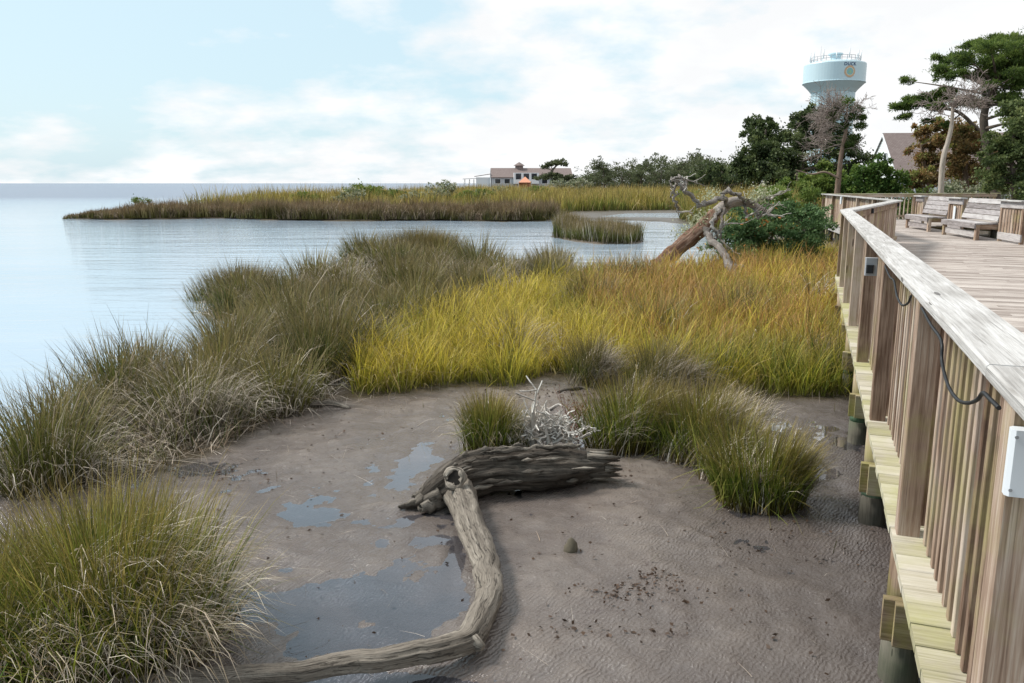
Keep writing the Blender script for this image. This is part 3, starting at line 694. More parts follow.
# stringers
m = MB()
for tt in (.22, .9, 1.8, 2.7, 3.6, 4.4): m.beam(A(.3, tt, DZ - .14), A(14.4, tt, DZ - .14), (*an, 0), .045, .20, .004)
for a_, b_ in ((K1, K2), (K2, K3), (K3, K4)):
    dd = (b_ - a_) / np.linalg.norm(b_ - a_); nn = np.array((dd[1], -dd[0]))
    for off in (.2, 1.2, 2.4): m.beam((*(a_ + nn * off + dd * .1), DZ - .14), (*(b_ + nn * off - dd * .1), DZ - .14), (*nn, 0), .045, .20, .004)
m.build('stringer', M['beam'], bw)
POSTS = [2.03, 3.77, 5.64, 7.52, 9.42, 11.28, 13.0, 14.5]
for i, s in enumerate(POSTS):
    for off in (-.105, -.15):
        m = MB(); m.beam(A(s + off, .03 if off < -.12 else -.015, DZ - .37), A(s + off, 4.5, DZ - .37), (*ad, 0), .042, .20, .004); m.build('beam', M['beam'], bw)
    for tt in (.085, 2.3, 4.3):
        gz = h_at(*A(s, tt)[:2])
        m = MB(); m.tube([A(s, tt, gz - .3), A(s, tt, gz + .08), A(s, tt, gz + .20)], [.088, .085, .083], 12, .08)
        pl = m.build('pile', M['wet_pile'], bw)
        m = MB(); m.tube([A(s, tt, gz + .19), A(s, tt, gz + .29)], [.08, .079], 12, .04); m.build('algae_band', M['green_pile'], pl)
        m = MB(); m.tube([A(s, tt, gz + .28), A(s, tt, DZ - .045)], [.078, .077], 12, .04); m.build('pile_top', M['beam'], pl)
for a_, b_, nseg in ((K1, K2, 4), (K2, K3, 6), (K3, K4, 4)):
    dd = (b_ - a_) / np.linalg.norm(b_ - a_); nn = np.array((dd[1], -dd[0]))
    for i in range(1, nseg + 1):
        q = a_ + (b_ - a_) * i / nseg
        if i == nseg: q = q - dd * .2
        for off in (.12, 2.2):
            w = q + nn * off; m = MB(); m.tube([(*w, -.3), (*w, .2), (*w, DZ - .045)], [.12, .118, .115], 12, .05); m.build('pile', M['wet_pile'], bw)
        m = MB(); m.beam((*(q - nn * .05), DZ - .345), (*(q + nn * 2.6), DZ - .345), (*dd, 0), .1, .20, .004); m.build('beam', M['beam'], bw)
m = MB()
for a_, b_ in ((K2, K3), (K3, K4)):
    dd = (b_ - a_) / np.linalg.norm(b_ - a_); nn = np.array((dd[1], -dd[0]))
    m.beam((*(a_ - nn * .022 + dd * .15), DZ - .14), (*(b_ - nn * .022 - dd * .05), DZ - .14), (*nn, 0), .038, .2, .004)
m.build('rim_board', M['cap'], bw)

def railing(a, b, label, posts, inner_posts=False, capw=.225, cap_breaks=(), pitch=.108, ends=(0, 0), capmat='cap', top_rail=True, zb=DZ, gap_low=.0, bal_w=.038, bal_d=.038):
    """rail from a to b (outer plank edge), deck to the right of a->b"""
    a = np.array(a); b = np.array(b); Lg = np.linalg.norm(b - a); d = (b - a) / Lg; nn = np.array((d[1], -d[0]))
    P = lambda s, tt, z: np.array((*(a + d * s + nn * tt), z))
    root = empty('railing', (*a, zb), label, 'railing')
    for s in posts:
        m = MB(); m.beam(P(s, .065, zb - .0), P(s, .065, CAPZ - .042), (*nn, 0), .092, .092, .005); m.build('post', M['rail'], root)
    for i in range(len(posts) - 1):
        s0, s1 = posts[i] + .06, posts[i + 1] - .06; n = max(1, int(round((s1 - s0) / pitch))); m = MB()
        for k in range(n):
            s = s0 + (s1 - s0) * (k + .5) / n
            w_ = bal_w * rng.uniform(.92, 1.08)
            m.beam(P(s, .138 + rng.normal(0, .0015), zb + .002 + gap_low), P(s, .138, CAPZ - .042), (*d, 0), w_, bal_d, .003, jit=.0015)
        m.build('baluster_panel', M['rail'], root)
    m = MB(); s0, s1 = posts[0], posts[-1]
    m.beam(P(s0, .178, CAPZ - .10), P(s1, .178, CAPZ - .10), (0, 0, 1), .115, .036, .003)
    m.build('top_rail', M['rail'], root)
    m = MB(); m.beam(P(s0, .178, zb + .14), P(s1, .178, zb + .14), (0, 0, 1), .09, .036, .003); m.build('bottom_rail', M['rail'], root)
    br = [-ends[0]] + list(cap_breaks) + [Lg + ends[1]]
    for i in range(len(br) - 1):
        m = MB(); m.beam(P(br[i] + .002, capw / 2, CAPZ - .02), P(br[i + 1] - .002, capw / 2, CAPZ - .02), (*nn, 0), capw, .038, .006, jit=.001); m.build('cap_rail', M[capmat], root)
    return root
ra = railing(A(0)[:2], A(14.62)[:2], 'long near wooden railing with pale cap running from the right edge along the marsh', POSTS, cap_breaks=(2.2, 6.1, 9.8), ends=(-1.0, .04), capw=.185)
railing(K1 + (K2 - K1) / np.linalg.norm(K2 - K1) * .1, K2, 'short railing turning inward from the bend of the near railing, its deck side in view', [.12, 1.9, 3.7, 5.5, 7.3, 8.45], pitch=.15, bal_w=.12, bal_d=.022, cap_breaks=(4.4,), ends=(.05, .12))
railing(K2 + (K3 - K2) / 13.0 * .25, K3, 'far railing of the overlook with wide upright boards above the dark shrub', [.1, 2.5, 5.0, 7.5, 10, 12.6], pitch=.17, bal_w=.14, bal_d=.022, ends=(.2, .1))
railing(K3 + (K4 - K3) / 9.0 * .25, K4, 'railing along the back of the overlook in front of the trees', [.1, 2.2, 4.4, 6.6, 8.7], pitch=.2, bal_w=.04, ends=(.2, .1), capmat='ledge')

# right side: rail panels and built-in benches
wdir = (W1 - W0) / np.linalg.norm(W1 - W0); wnrm = np.array((-wdir[1], wdir[0]))   # toward the walkway
if wnrm[0] > 0: wnrm = -wnrm
def PW(s, o, z): return np.array((*(W0 + wdir * s + wnrm * o), z))
def panel(s0, s1, label):
    root = empty('rail_panel', tuple(PW(s0, 0, DZ)), label, 'railing', None)
    for s in (s0 + .05, s1 - .05):
        m = MB(); m.beam(PW(s, 0, DZ), PW(s, 0, CAPZ - .042), (*wdir, 0), .09, .09, .005); m.build('post', M['rail'], root)
    m = MB(); n = max(2, int((s1 - s0 - .2) / .16))
    for k in range(n):
        s = s0 + .1 + (s1 - s0 - .2) * (k + .5) / n; m.beam(PW(s, .0, DZ + .2), PW(s, 0, CAPZ - .2), (*wdir, 0), .115, .022, .003)
    m.build('slat_panel', M['rail'], root)
    m = MB(); m.beam(PW(s0, .035, CAPZ - .125), PW(s1, .035, CAPZ - .125), (0, 0, 1), .16, .036, .004); m.build('top_board', M['bench'], root)
    m = MB(); m.beam(PW(s0, .035, DZ + .15), PW(s1, .035, DZ + .15), (0, 0, 1), .19, .036, .004); m.build('base_board', M['bench'], root)
    m = MB(); m.beam(PW(s0 - .02, .03, CAPZ - .02), PW(s1 + .02, .03, CAPZ - .02), (*wnrm, 0), .2, .038, .005); m.build('cap_rail', M['cap'], root)
def bench(s0, s1, label):
    root = empty('bench', tuple(PW((s0 + s1) / 2, .3, DZ)), label, 'bench', 'benches built into the boardwalk railing')
    m = MB()
    for k in range(4): m.beam(PW(s0, .10 + .135 * k, DZ + .445), PW(s1, .10 + .135 * k, DZ + .445), (*wnrm, 0), .128, .038, .005, jit=.002)
    m.build('seat', M['bench'], root)
    m = MB()
    for k in range(4):
        z0 = DZ + .52 + .145 * k; o = .03 - .045 * k
        m.beam(PW(s0, o, z0 + .06), PW(s1, o, z0 + .06), np.array((*(wnrm * -.28), 1.0)), .137, .036, .005, jit=.002)
    m.build('backrest', M['bench'], root)
    for s in (s0 + .06, s1 - .06):
        m = MB(); m.beam(PW(s, .02, DZ + .3), PW(s, -.17, DZ + 1.1), (*wdir, 0), .09, .06, .004); m.build('back_post', M['rail'], root)
        m = MB(); m.beam(PW(s, .52, DZ), PW(s, .52, DZ + .42), (*wdir, 0), .14, .09, .005); m.build('leg', M['rail'], root)
        m = MB(); m.beam(PW(s, .0, DZ + .36), PW(s, .56, DZ + .36), (0, 0, 1), .13, .05, .004); m.build('seat_bracket', M['rail'], root)
    m = MB(); m.beam(PW(s0, .595, DZ + .385), PW(s1, .595, DZ + .385), (0, 0, 1), .14, .038, .004); m.build('apron', M['bench'], root)
    m = MB(); m.beam(PW(s0, .50, DZ + .15), PW(s1, .50, DZ + .15), (0, 0, 1), .16, .036, .004); m.build('foot_board', M['bench'], root)
panel(.0, 1.45, 'nearest rail panel with bare slats at the right end of the benches')
bench(1.5, 4.2, 'right one of the two grey built-in benches on the boardwalk')
panel(4.25, 5.5, 'rail panel between the two grey benches')
bench(5.55, 8.0, 'left and farther one of the two grey built-in benches')
panel(8.05, 8.9, 'farthest rail panel with pale top board at the left end of the benches')
root_r = railing(R0, W0 - ad * .05, 'railing along the right side of the walkway, leaving the picture at its edge', [1, 3, 5, 7, 9, 11, 13, 15, 17.3], pitch=.15, bal_w=.12, bal_d=.022)

# electrical boxes and cables on the railing
bx = empty('outlet_box', tuple(A(1.964, .08, 1.45)), 'white plastic junction box on the nearest railing post at the right edge', 'electrical box')
_d = ray(1029, 463); e0 = np.array((0, 0, EYE)) + _d * (1.962 / (_d[0] * ad[0] + _d[1] * ad[1]))
m = MB(); m.beam(e0 - np.array((0, 0, .075)), e0 + np.array((0, 0, .075)), (*an, 0), .085, .036, .008); m.build('box_cover', M['plastic'], bx)
m = MB()
for dz in (-.06, .06):
    for tt in (-.033, .033):
        q = e0 + np.array((*(an * tt - ad * .0175), dz)); m.tube([q, q - np.array((*(ad * .003), 0))], [.004, .004], 8)
m.build('screw', M['metal'], bx)
e1 = onA(872, 256, .01)
sA = (e1[:2] - OA) @ ad
bx = empty('outlet_box', tuple(A(sA, .0, 1.6)), 'small weatherproof outlet with black socket high on the near railing', 'electrical box')
m = MB(); m.beam(A(sA, .01, 1.57), A(sA, .01, 1.70), (*an, 0), .085, .07, .006); m.build('box_body', M['metal'], bx)
m = MB(); m.beam(A(sA - .04, .0, 1.59), A(sA - .04, .0, 1.65), (*an, 0), .05, .03, .006); m.build('socket', M['black'], bx)
for (tq, lab) in ((2.6, 'black socket on the inward railing near the bend'), (7.9, 'black socket on the inward railing by its far end')):
    dd = (K2 - K1) / np.linalg.norm(K2 - K1); nn = np.array((dd[1], -dd[0])); q = K1 + dd * tq + nn * .215
    m = MB(); m.beam((*q, CAPZ - .14), (*q, CAPZ - .05), (*dd, 0), .09, .05, .008); o = m.build('socket_box', M['black']); tag(o, lab, 'electrical socket')
dd = (K3 - K2) / np.linalg.norm(K3 - K2); nn = np.array((dd[1], -dd[0])); q = K2 + dd * 8.0 - nn * .01
m = MB(); m.beam((*q, CAPZ - .3), (*q, CAPZ - .05), (*dd, 0), .2, .04, .006); tag(m.build('outlet_plate', M['plastic']), 'pale outlet plate on the far overlook railing', 'electrical box')
q = PW(4.85, .062, DZ + .62)
m = MB(); m.beam(q - np.array((0, 0, .2)), q + np.array((0, 0, .2)), (*wdir, 0), .16, .02, .004); tag(m.build('white_plaque', M['plastic']), 'white plaque fixed to the panel between the benches', 'plaque')
def smooth(pts, n=6):
    P = np.array(pts, float); Q = np.vstack([2*P[0]-P[1], P, 2*P[-1]-P[-2]]); o = []
    for i in range(1, len(Q) - 2):
        for k in range(n):
            u = k / n; a, b, c_, d = Q[i-1], Q[i], Q[i+1], Q[i+2]
            o.append(.5 * (2*b + (c_-a)*u + (2*a-5*b+4*c_-d)*u*u + (3*b-a-3*c_+d)*u**3))
    o.append(P[-1]); return np.array(o)
for pts, lab in (([(885, 266), (890, 277), (894, 281), (897, 296), (902, 305), (908, 303), (911, 296)], 'short black cable looping under the railing cap farther off'),
                 ([(922, 308), (931, 325), (939, 336), (942, 345), (942, 362), (948, 385), (957, 399), (967, 403), (977, 400), (983, 393), (990, 399), (999, 408)], 'long black cable hanging in a loop under the cap of the near railing')):
    P = smooth([onA(x, y, .012) for x, y in pts]); m = MB(); m.tube(P, [.0055] * len(P), 8); tag(m.build('cable', M['black']), lab, 'cable')

# ------------------------------------------------------------------ driftwood
def taper(rs, n): return np.interp(np.linspace(0, 1, n), np.linspace(0, 1, len(rs)), rs)
lg = empty('driftwood_log', (-.3, 5.7, 0), 'big grey driftwood log with a long curved limb lying across the mud', 'driftwood log')
def gpt(px, py, z): return at(px, py, z)
tr_pts = [(424, 500, .05), (432, 496, .07), (445, 488, .105), (462, 479, .135), (490, 472, .15), (530, 469, .15), (570, 467, .14), (602, 466, .135)]
P = smooth([gpt(*q) for q in tr_pts], 14); n_ = len(P); PJ = gpt(459, 483, .155)
m = MB(); m.tube(P, taper([.05, .085, .112, .138, .150, .145, .132, .09], n_), 56, .34, ridge=.5, freq=3.0); log = m.build('trunk', M['drift'], lg)
# ragged bark plates along the log
m = MB()
for k in range(46):
    i = rng.integers(n_ // 3, n_ - 14); a = rng.uniform(-.3, 2.6); rr = .165 * rng.uniform(.98, 1.08)
    off = np.array((0, -math.cos(a), math.sin(a))) * rr; L = rng.integers(5, 14)
    m.tube([P[min(i + j, n_ - 1)] + off * (1 + .04 * math.sin(j)) for j in range(L)], taper([.004, rng.uniform(.010, .026), .004], L), 7, .5, freq=12)
for k in range(22):
    a = rng.uniform(0, 6.28); q = P[-1] + np.array((0, math.cos(a), math.sin(a))) * rng.uniform(.03, .11)
    m.tube([q - np.array((.12, 0, 0)), q, q + np.array((rng.uniform(.05, .16), rng.normal(0, .02), rng.normal(0, .02)))], [.03, .024, .004], 6, .3)
for l, r in (([(450, 486, .10), (428, 497, .06), (412, 504, .03), (398, 507, .015)], [.07, .055, .035, .008]), ([(448, 480, .13), (430, 489, .10), (420, 494, .075), (413, 497, .06)], [.06, .05, .03, .008]),
             ([(452, 494, .06), (436, 503, .04), (424, 508, .03), (418, 509, .02)], [.06, .05, .03, .01]), ([(440, 492, .12), (424, 500, .075), (415, 503, .06)], [.045, .035, .008])):
    Q = smooth([gpt(*q) for q in l], 5); Q[1:] += rng.normal(0, .006, (len(Q) - 1, 3)); m.tube(Q, taper(r, len(Q)), 10, .6, ridge=.4, freq=14)
m.build('bark', M['drift'], lg)
br_pts = [(457, 478, .12), (461, 499, .09), (470, 525, .09), (482, 556, .085), (489, 578, .08), (489, 600, .08), (479, 624, .08), (466, 641, .085), (440, 650, .085), (400, 656, .09), (350, 663, .08), (300, 669, .07), (230, 676, .06), (150, 682, .05), (110, 686, .04)]
P = smooth([gpt(*q) for q in br_pts], 14); n2_ = len(P); P = P + np.stack([(fbm(np.arange(n2_) * .09, np.full(n2_, 3.0 * k)) - .5) * .05 for k in range(3)], 1) * np.array((1, 1, .4))
m = MB(); m.tube(P, taper([.115, .098, .086, .074, .07, .067, .062, .057, .053, .05, .048, .044, .042, .036, .03], n2_), 32, .24, ridge=.34, freq=4.0); br = m.build('limb', M['drift_pale'], lg)
m = MB()
for i in range(60, 72): pass
q = P[int(n2_ * 6.9 / 14)]
m.tube([q - np.array((.03, -.02, 0)), q + np.array((.035, -.025, .0)), q + np.array((.06, -.05, -.01)), q + np.array((.07, -.06, -.015))], [.05, .042, .03, .016], 9, .7, freq=18); m.build('broken_stub', M['drift_pale'], lg)
# knot hole: a raised ring round a flat disc painted dark as the shade inside
kn = np.array((-.14, -.82, .54)); kn /= np.linalg.norm(kn); kc = PJ + kn * .158; kx = np.cross(kn, (0, 0, 1)); kx /= np.linalg.norm(kx); ky = np.cross(kx, kn)
m = MB(); ring = [kc + (kx * math.cos(a) * .058 + ky * math.sin(a) * .064) for a in np.linspace(0, 2 * math.pi, 25)]
ring = [p_ + kn * rng.normal(0, .004) for p_ in ring[:-1]]; ring.append(ring[0]); m.tube(ring, [.012 + .012 * abs(math.sin(i * .125 * math.pi + .6)) for i in range(25)], 10, .9, freq=15); kr = m.build('knot_rim', M['drift_pale'], lg)
m = MB(); n0 = 20; m.poly([kc + kn * .012 + (kx * math.cos(a) * .056 + ky * math.sin(a) * .062) for a in np.linspace(0, 2 * math.pi, n0, False)]); m.build('hollow', mat_plain('hollow_shade', (.012, .01, .008), .95, .3, 30), kr)

def twigs(m, p, d, L, r, depth, spread=.7, curl=.35, nch=3, segs=4, minr=.002, nside=5):
    P = [np.array(p, float)]; d = np.array(d, float); d /= np.linalg.norm(d)
    for i in range(segs):
        d = d + rng.normal(0, curl, 3) / segs * 1.6; d /= np.linalg.norm(d); P.append(P[-1] + d * L / segs)
    rs = np.maximum(np.linspace(r, r * .45, segs + 1), minr); m.tube(P, rs, nside if r > .012 else 4, cap=False)
    if depth > 0:
        for k in range(nch):
            i = rng.integers(max(1, segs // 2), segs + 1); nd = d + rng.normal(0, spread, 3)
            twigs(m, P[i], nd, L * rng.uniform(.5, .8), max(minr, rs[i] * .75), depth - 1, spread, curl, nch, max(2, segs - 1), minr, nside)

c = at(545, 452, 0)
m = MB()
for k in range(30):
    a = rng.uniform(0, 6.28); twigs(m, c + np.array((rng.normal(.02, .13), rng.normal(.0, .05), .10)), (rng.normal(.15, .6), rng.normal(0, .4), rng.uniform(.4, 1.0)), rng.uniform(.13, .22), rng.uniform(.014, .024), 2, .75, .8, 3, 4, .006, 6)
twigs(m, c + np.array((-.10, 0, 0)), (-.05, 0, 1), .36, .034, 2, .55, .12, 4, 5, .007, 6)
twigs(m, c + np.array((.2, 0, .08)), (1, 0, .2), .26, .016, 1, .5, .4, 2, 4, .004, 6)
tag(m.build('bleached_roots', M['white_wood']), 'tangle of white bleached roots sticking up behind the driftwood log', 'driftwood roots')
# small things on the mud
c = at(571, 550, 0)
me_v = []; ns = 10
m = MB(); m.tube([c + np.array((0, 0, -.02)), c + np.array((0, 0, .015)), c + np.array((.004, 0, .045)), c + np.array((-.006, 0, .075)), c + np.array((-.004, 0, .082))], [.05, .048, .034, .014, .004], 9, .55, freq=20)
tag(m.build('stone', M['stone']), 'small dark pointed stone alone on the mud right of the log', 'stone')
for pts, r, mt, lab in (([(558, 392), (570, 389), (584, 388), (594, 394)], .022, 'drift', 'short curved driftwood stick at the edge of the yellow grass above the white roots'),
                        ([(310, 405), (330, 403), (350, 408)], .03, 'drift', 'dark driftwood piece on the mud at the left front of the yellow grass'),
                        ([(548, 410), (558, 405), (566, 408)], .016, 'grey_branch', 'small bent stick directly behind the white roots'),
                        ([(695, 287), (705, 290), (713, 297)], .05, 'drift', 'short log in the yellow grass below the fallen tree')):
    P = smooth([at(x, y, r * (.9 if y > 300 else 6)) for x, y in pts], 5); m = MB(); m.tube(P, taper([r * .6, r, r * .5], len(P)), 10, .35, freq=8); tag(m.build('driftwood_stick', M[mt]), lab, 'driftwood')
def leafmesh(C, N_, size, asp=2.0, up=0.0, tone=None, radial=None):
    n = len(C); d = rng.normal(0, 1, (n, 3)); d[:, 2] += up
    if radial is not None: d += radial
    d /= np.linalg.norm(d, axis=1)[:, None] + 1e-9
    e = np.cross(d, rng.normal(0, 1, (n, 3))); e /= np.linalg.norm(e, axis=1)[:, None] + 1e-9
    s = (size * rng.uniform(.6, 1.35, n))[:, None]
    V = np.stack([C, C + d * s * .5 + e * s * .5 / asp, C + d * s, C + d * s * .5 - e * s * .5 / asp], 1).reshape(-1, 3)
    f = (np.arange(n) * 4)[:, None] + np.arange(4)
    return V, [f], {'tone': np.repeat(tone, 4)}
c = at(578, 440, 0)
q = c + rng.normal(0, 1, (500, 3)) * np.array((.05, .04, 0)); q[:, 2] = rng.uniform(0, 1, 500) ** .8 * .34
V, f, a = leafmesh(q, None, .025, 2.5, .6, rng.uniform(size=500))
wd_ = empty('weed', tuple(c), 'thin reddish dried weed beside the white roots', 'weed')
link('leaves', npmesh('weed', V, f, a), M['red_weed'], wd_)
m = MB()
for k in range(7): twigs(m, c + np.array((rng.normal(0, .015), 0, -.01)), (rng.normal(0, .15), rng.normal(0, .15), 1), .32, .004, 1, .4, .2, 3, 4, .002, 5)
m.build('stem', M['red_weed'], wd_)

# scattered scraps: bits of dead reed on the mud
n = 900; q = np.column_stack([rng.uniform(-2.6, 2.4, n), rng.uniform(3.2, 8.4, n)])
q = q[(sdist(RUSH, q[:, 0], q[:, 1]) < -.02)]; n = len(q)
near = np.exp(sdist(RUSH, q[:, 0], q[:, 1]) * 2.2) + np.exp(sdist(GOLD, q[:, 0], q[:, 1]) * 3) + .10; q = q[rng.uniform(size=n) < near]; n = len(q)
V, f, a = blades(np.column_stack([q, ground_h(q[:, 0], q[:, 1]) + .006]), rng.uniform(.03, .28, n), rng.uniform(0, 6.28, n), np.full(n, 1.5), rng.normal(0, .1, n), rng.uniform(.002, .005, n), rng.uniform(size=n), np.ones(n), 3)
tag(link('reed_litter', npmesh('reed_litter', V, f, a), M['rush']), 'scattered dead reed scraps on the mud', None, None, 'stuff')
n = 2600; q = np.column_stack([rng.uniform(-4.0, 4.2, n), rng.uniform(3.2, 9.2, n)]); dd_ = np.maximum(sdist(RUSH, q[:, 0], q[:, 1]), sdist(GOLD, q[:, 0], q[:, 1]))
q = q[(dd_ < 0.05) & (rng.uniform(size=n) < np.exp(dd_ * 4.5) * .9 + .01)]; n = len(q)
V, f, a = blades(np.column_stack([q, ground_h(q[:, 0], q[:, 1]) - .004]), rng.uniform(.03, .16, n), rng.uniform(0, 6.28, n), rng.uniform(0, .7, n), rng.normal(0, .3, n), rng.uniform(.003, .007, n), rng.uniform(size=n), (rng.uniform(size=n) < .7) * .9, 3)
tag(link('grass_stubble', npmesh('grass_stubble', V, f, a), M['rush']), 'short broken stubble at the edge of the mud', None, None, 'stuff')
n = 420; q = np.column_stack([rng.uniform(-2.2, 2.3, n), rng.uniform(3.3, 8.0, n)])
for px, py, rx, ry, k_ in ((625, 592, .16, .05, 90), (655, 578, .06, .04, 40), (600, 632, .25, .04, 50), (690, 600, .3, .12, 40), (760, 545, .35, .25, 60), (560, 480, .3, .1, 90), (150, 475, .6, .12, 120), (540, 395, .5, .15, 220)):
    c_ = at(px, py, 0); q = np.vstack([q, c_[:2] + rng.normal(0, 1, (k_, 2)) * np.array((rx, ry))])
n = len(q)
V, f, a = leafmesh(np.column_stack([q, ground_h(q[:, 0], q[:, 1]) + .004]), None, .028, 1.5, 0, rng.uniform(size=n)); V[:, 2] = np.repeat(ground_h(q[:, 0], q[:, 1]), 4) + .003 + (V[:, 2] - np.repeat(ground_h(q[:, 0], q[:, 1]), 4)).clip(0, .015) 
tag(link('leaf_litter', npmesh('leaf_litter', V, f, a), mat_leaf('leaf_litter', [(0, (.045, .03, .022)), (1, (.12, .075, .05))])), 'dark dead leaves and scraps on the mud', None, None, 'stuff')

# ------------------------------------------------------------------ fallen tree
ft = empty('fallen_tree', tuple(at(668, 262, Y=20.5)), 'dead fallen tree with bare grey limbs leaning over the marsh by the pond', 'fallen tree')
def TP(l, Y): return smooth([at(x, y, Y=Y + dy) for x, y, dy in l], 6)
m = MB(); P = TP([(655, 268, 0), (672, 254, 0), (690, 239, .2), (705, 226, .4), (715, 214, .6)], 20.5); m.tube(P, taper([.21, .21, .20, .18, .16], len(P)), 24, .35, ridge=.5); m.build('trunk', M['red_trunk'], ft)
m = MB(); P = TP([(714, 215, .6), (722, 208, .7), (733, 202, .8), (745, 202, 1), (757, 207, 1.2), (767, 211, 1.4)], 20.5); m.tube(P, taper([.165, .15, .13, .11, .09, .04], len(P)), 14, .35, ridge=.5); m.build('upper_trunk', M['grey_branch'], ft)
for l, r in (([(705, 226, .4), (710, 240, -1), (722, 252, -2.0), (731, 268, -3.0), (733, 284, -3.6)], [.09, .09, .10, .12, .08]),
             ([(727, 204, .7), (722, 198, .3), (708, 203, 0), (700, 205, 0), (690, 196, 0), (682, 188, -.1), (676, 181, -.1), (671, 180, -.1), (671, 188, -.1), (672, 196, -.1)], [.08, .075, .07, .065, .06, .055, .05, .04, .03, .015]),
             ([(676, 183, 0), (674, 195, 0), (677, 208, 0), (680, 212, 0)], [.045, .04, .03, .012]),
             ([(722, 198, .3), (726, 192, .3), (736, 195, .4), (744, 199, .6), (748, 203, .9)], [.06, .06, .055, .06, .08]),
             ([(719, 208, .5), (713, 222, 0), (715, 230, -.2), (719, 236, -.2), (722, 240, -.2)], [.06, .05, .045, .03, .01]),
             ([(724, 208, .5), (721, 224, 0), (716, 237, -.2), (714, 242, -.2)], [.05, .045, .03, .01]),
             ([(752, 204, 1), (760, 198, .7), (768, 199, .6), (770, 198, .6)], [.06, .05, .035, .012]),
             ([(757, 208, 1.2), (758, 214, .9), (757, 219, .8)], [.06, .05, .02]), ([(745, 203, 1), (746, 212, .7), (745, 218, .6)], [.05, .04, .015]),
             ([(763, 210, 1.3), (769, 216, 1.0)], [.05, .012]), ([(682, 188, 0), (686, 183, 0), (680, 177, -.1), (671, 181, -.2)], [.05, .045, .035, .012]), ([(722, 252, -2), (730, 262, -2.2), (744, 267, -2.4)], [.06, .05, .015])):
    P = TP(l, 20.5); P[1:-1] += rng.normal(0, .028, (len(P) - 2, 3)); m = MB(); m.tube(P, taper(r, len(P)) * .82, 10, .4, ridge=.3)
    for _ in range(2): twigs(m, P[rng.integers(len(P) // 3, len(P))], (rng.normal(.6, .5), rng.normal(0, .4), rng.normal(.1, .4)), rng.uniform(.25, .6), .03, 1, .6, .5, 2, 4, .008, 5); m.build('branch', M['grey_branch'], ft)
q = []
for (x, y, s, n) in ((694, 230, .20, 420), (687, 238, .16, 220), (704, 219, .18, 300), (762, 193, .17, 260), (755, 197, .12, 120), (712, 195, .14, 180)):
    q.append(at(x, y, Y=20.9) + rng.normal(0, 1, (n, 3)) * s * np.array((1.1, .8, .7)))
q = np.vstack(q); V, f, a = leafmesh(q, None, .06, 1.6, 0, rng.uniform(size=len(q)))
tag(link('lichen', npmesh('lichen', V, f, a), M['lichen'], ft), 'pale green lichen clumps')

# ------------------------------------------------------------------ trees
def cluster_pts(c, r, n, flat=.7, shell=.5):
    d = rng.normal(0, 1, (n, 3)); d /= np.linalg.norm(d, axis=1)[:, None]
    rad = rng.uniform(0, 1, n) ** (1 / 3) * (1 - shell) + shell * rng.uniform(.75, 1.05, n)
    return np.array(c) + d * (r * rad)[:, None] * np.array((1, 1, flat)), d

def make_tree(name, base, trunk, trunk_r, clumps, n, size, leafmat, barkmat, label, cat='tree', asp=1.8, flat=.7, up=.2, group=None, sub=5, limbs=True, depthj=.8, bare=None):
    """trunk: list of points; clumps: (x,y,z,r); each clump gets sub-clumps and a limb from the trunk"""
    root = empty(name, base, label, cat, group)
    P = smooth(trunk, 5); rs = taper(trunk_r, len(P)); m = MB(); m.tube(P, rs, 10, .15, ridge=.2)
    C, T, D = [], [], []; tot = sum(c_[3] ** 2 for c_ in clumps)
    for c_ in clumps:
        c0 = np.array(c_[:3]) + np.array((0, rng.normal(0, depthj), 0)); r = c_[3]
        if limbs:
            j = np.argmin(np.linalg.norm(P - (c0 - np.array((0, 0, r * .8))), axis=1)); j = min(j, len(P) - 1); a = P[j]; mid = (a + c0) / 2 + rng.normal(0, .12 * r, 3) + np.array((0, 0, .05 * r))
            LP = smooth([a, mid, c0 - np.array((0, 0, .1 * r))], 4); m.tube(LP, taper([max(.02, rs[j] * .5), rs[j] * .3, .012 + .01 * r], len(LP)), 6, .1, cap=False)
        nsub = int(sub * 2.2)
        for k in range(nsub):
            sc = c0 + rng.normal(0, .58, 3) * r * np.array((1, 1, flat)); sr = r * rng.uniform(.2, .55)
            nn_ = max(6, int(n * (r * r / tot) / nsub)); pts, dv = cluster_pts(sc, sr, nn_, flat, .3)
            ns_ = nn_ // 7; pts[:ns_] = c0 + rng.normal(0, .62, (ns_, 3)) * r * np.array((1, 1, flat))
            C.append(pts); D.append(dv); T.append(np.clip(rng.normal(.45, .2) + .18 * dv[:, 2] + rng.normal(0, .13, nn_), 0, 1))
            if limbs and r > .5: m.tube([c0, sc], [.014 + .006 * r, .008], 4, cap=False)
    m.build('trunk', M[barkmat], root)
    C = np.vstack(C); T = np.concatenate(T); D = np.vstack(D)
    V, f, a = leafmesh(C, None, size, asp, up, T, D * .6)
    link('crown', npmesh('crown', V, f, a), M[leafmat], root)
    return root

def px_clumps(l, Y, F_=F):
    o = []
    for x, y, r in l:
        q = at(x, y, Y=Y); o.append((q[0], q[1], q[2], r * Y / F_))
    return o
def pxp(l, Y): return [at(x, y, Y=Y) for x, y in l]
def gb(px, Y): q = at(px, 183, Y=Y); return (q[0], q[1], .2)

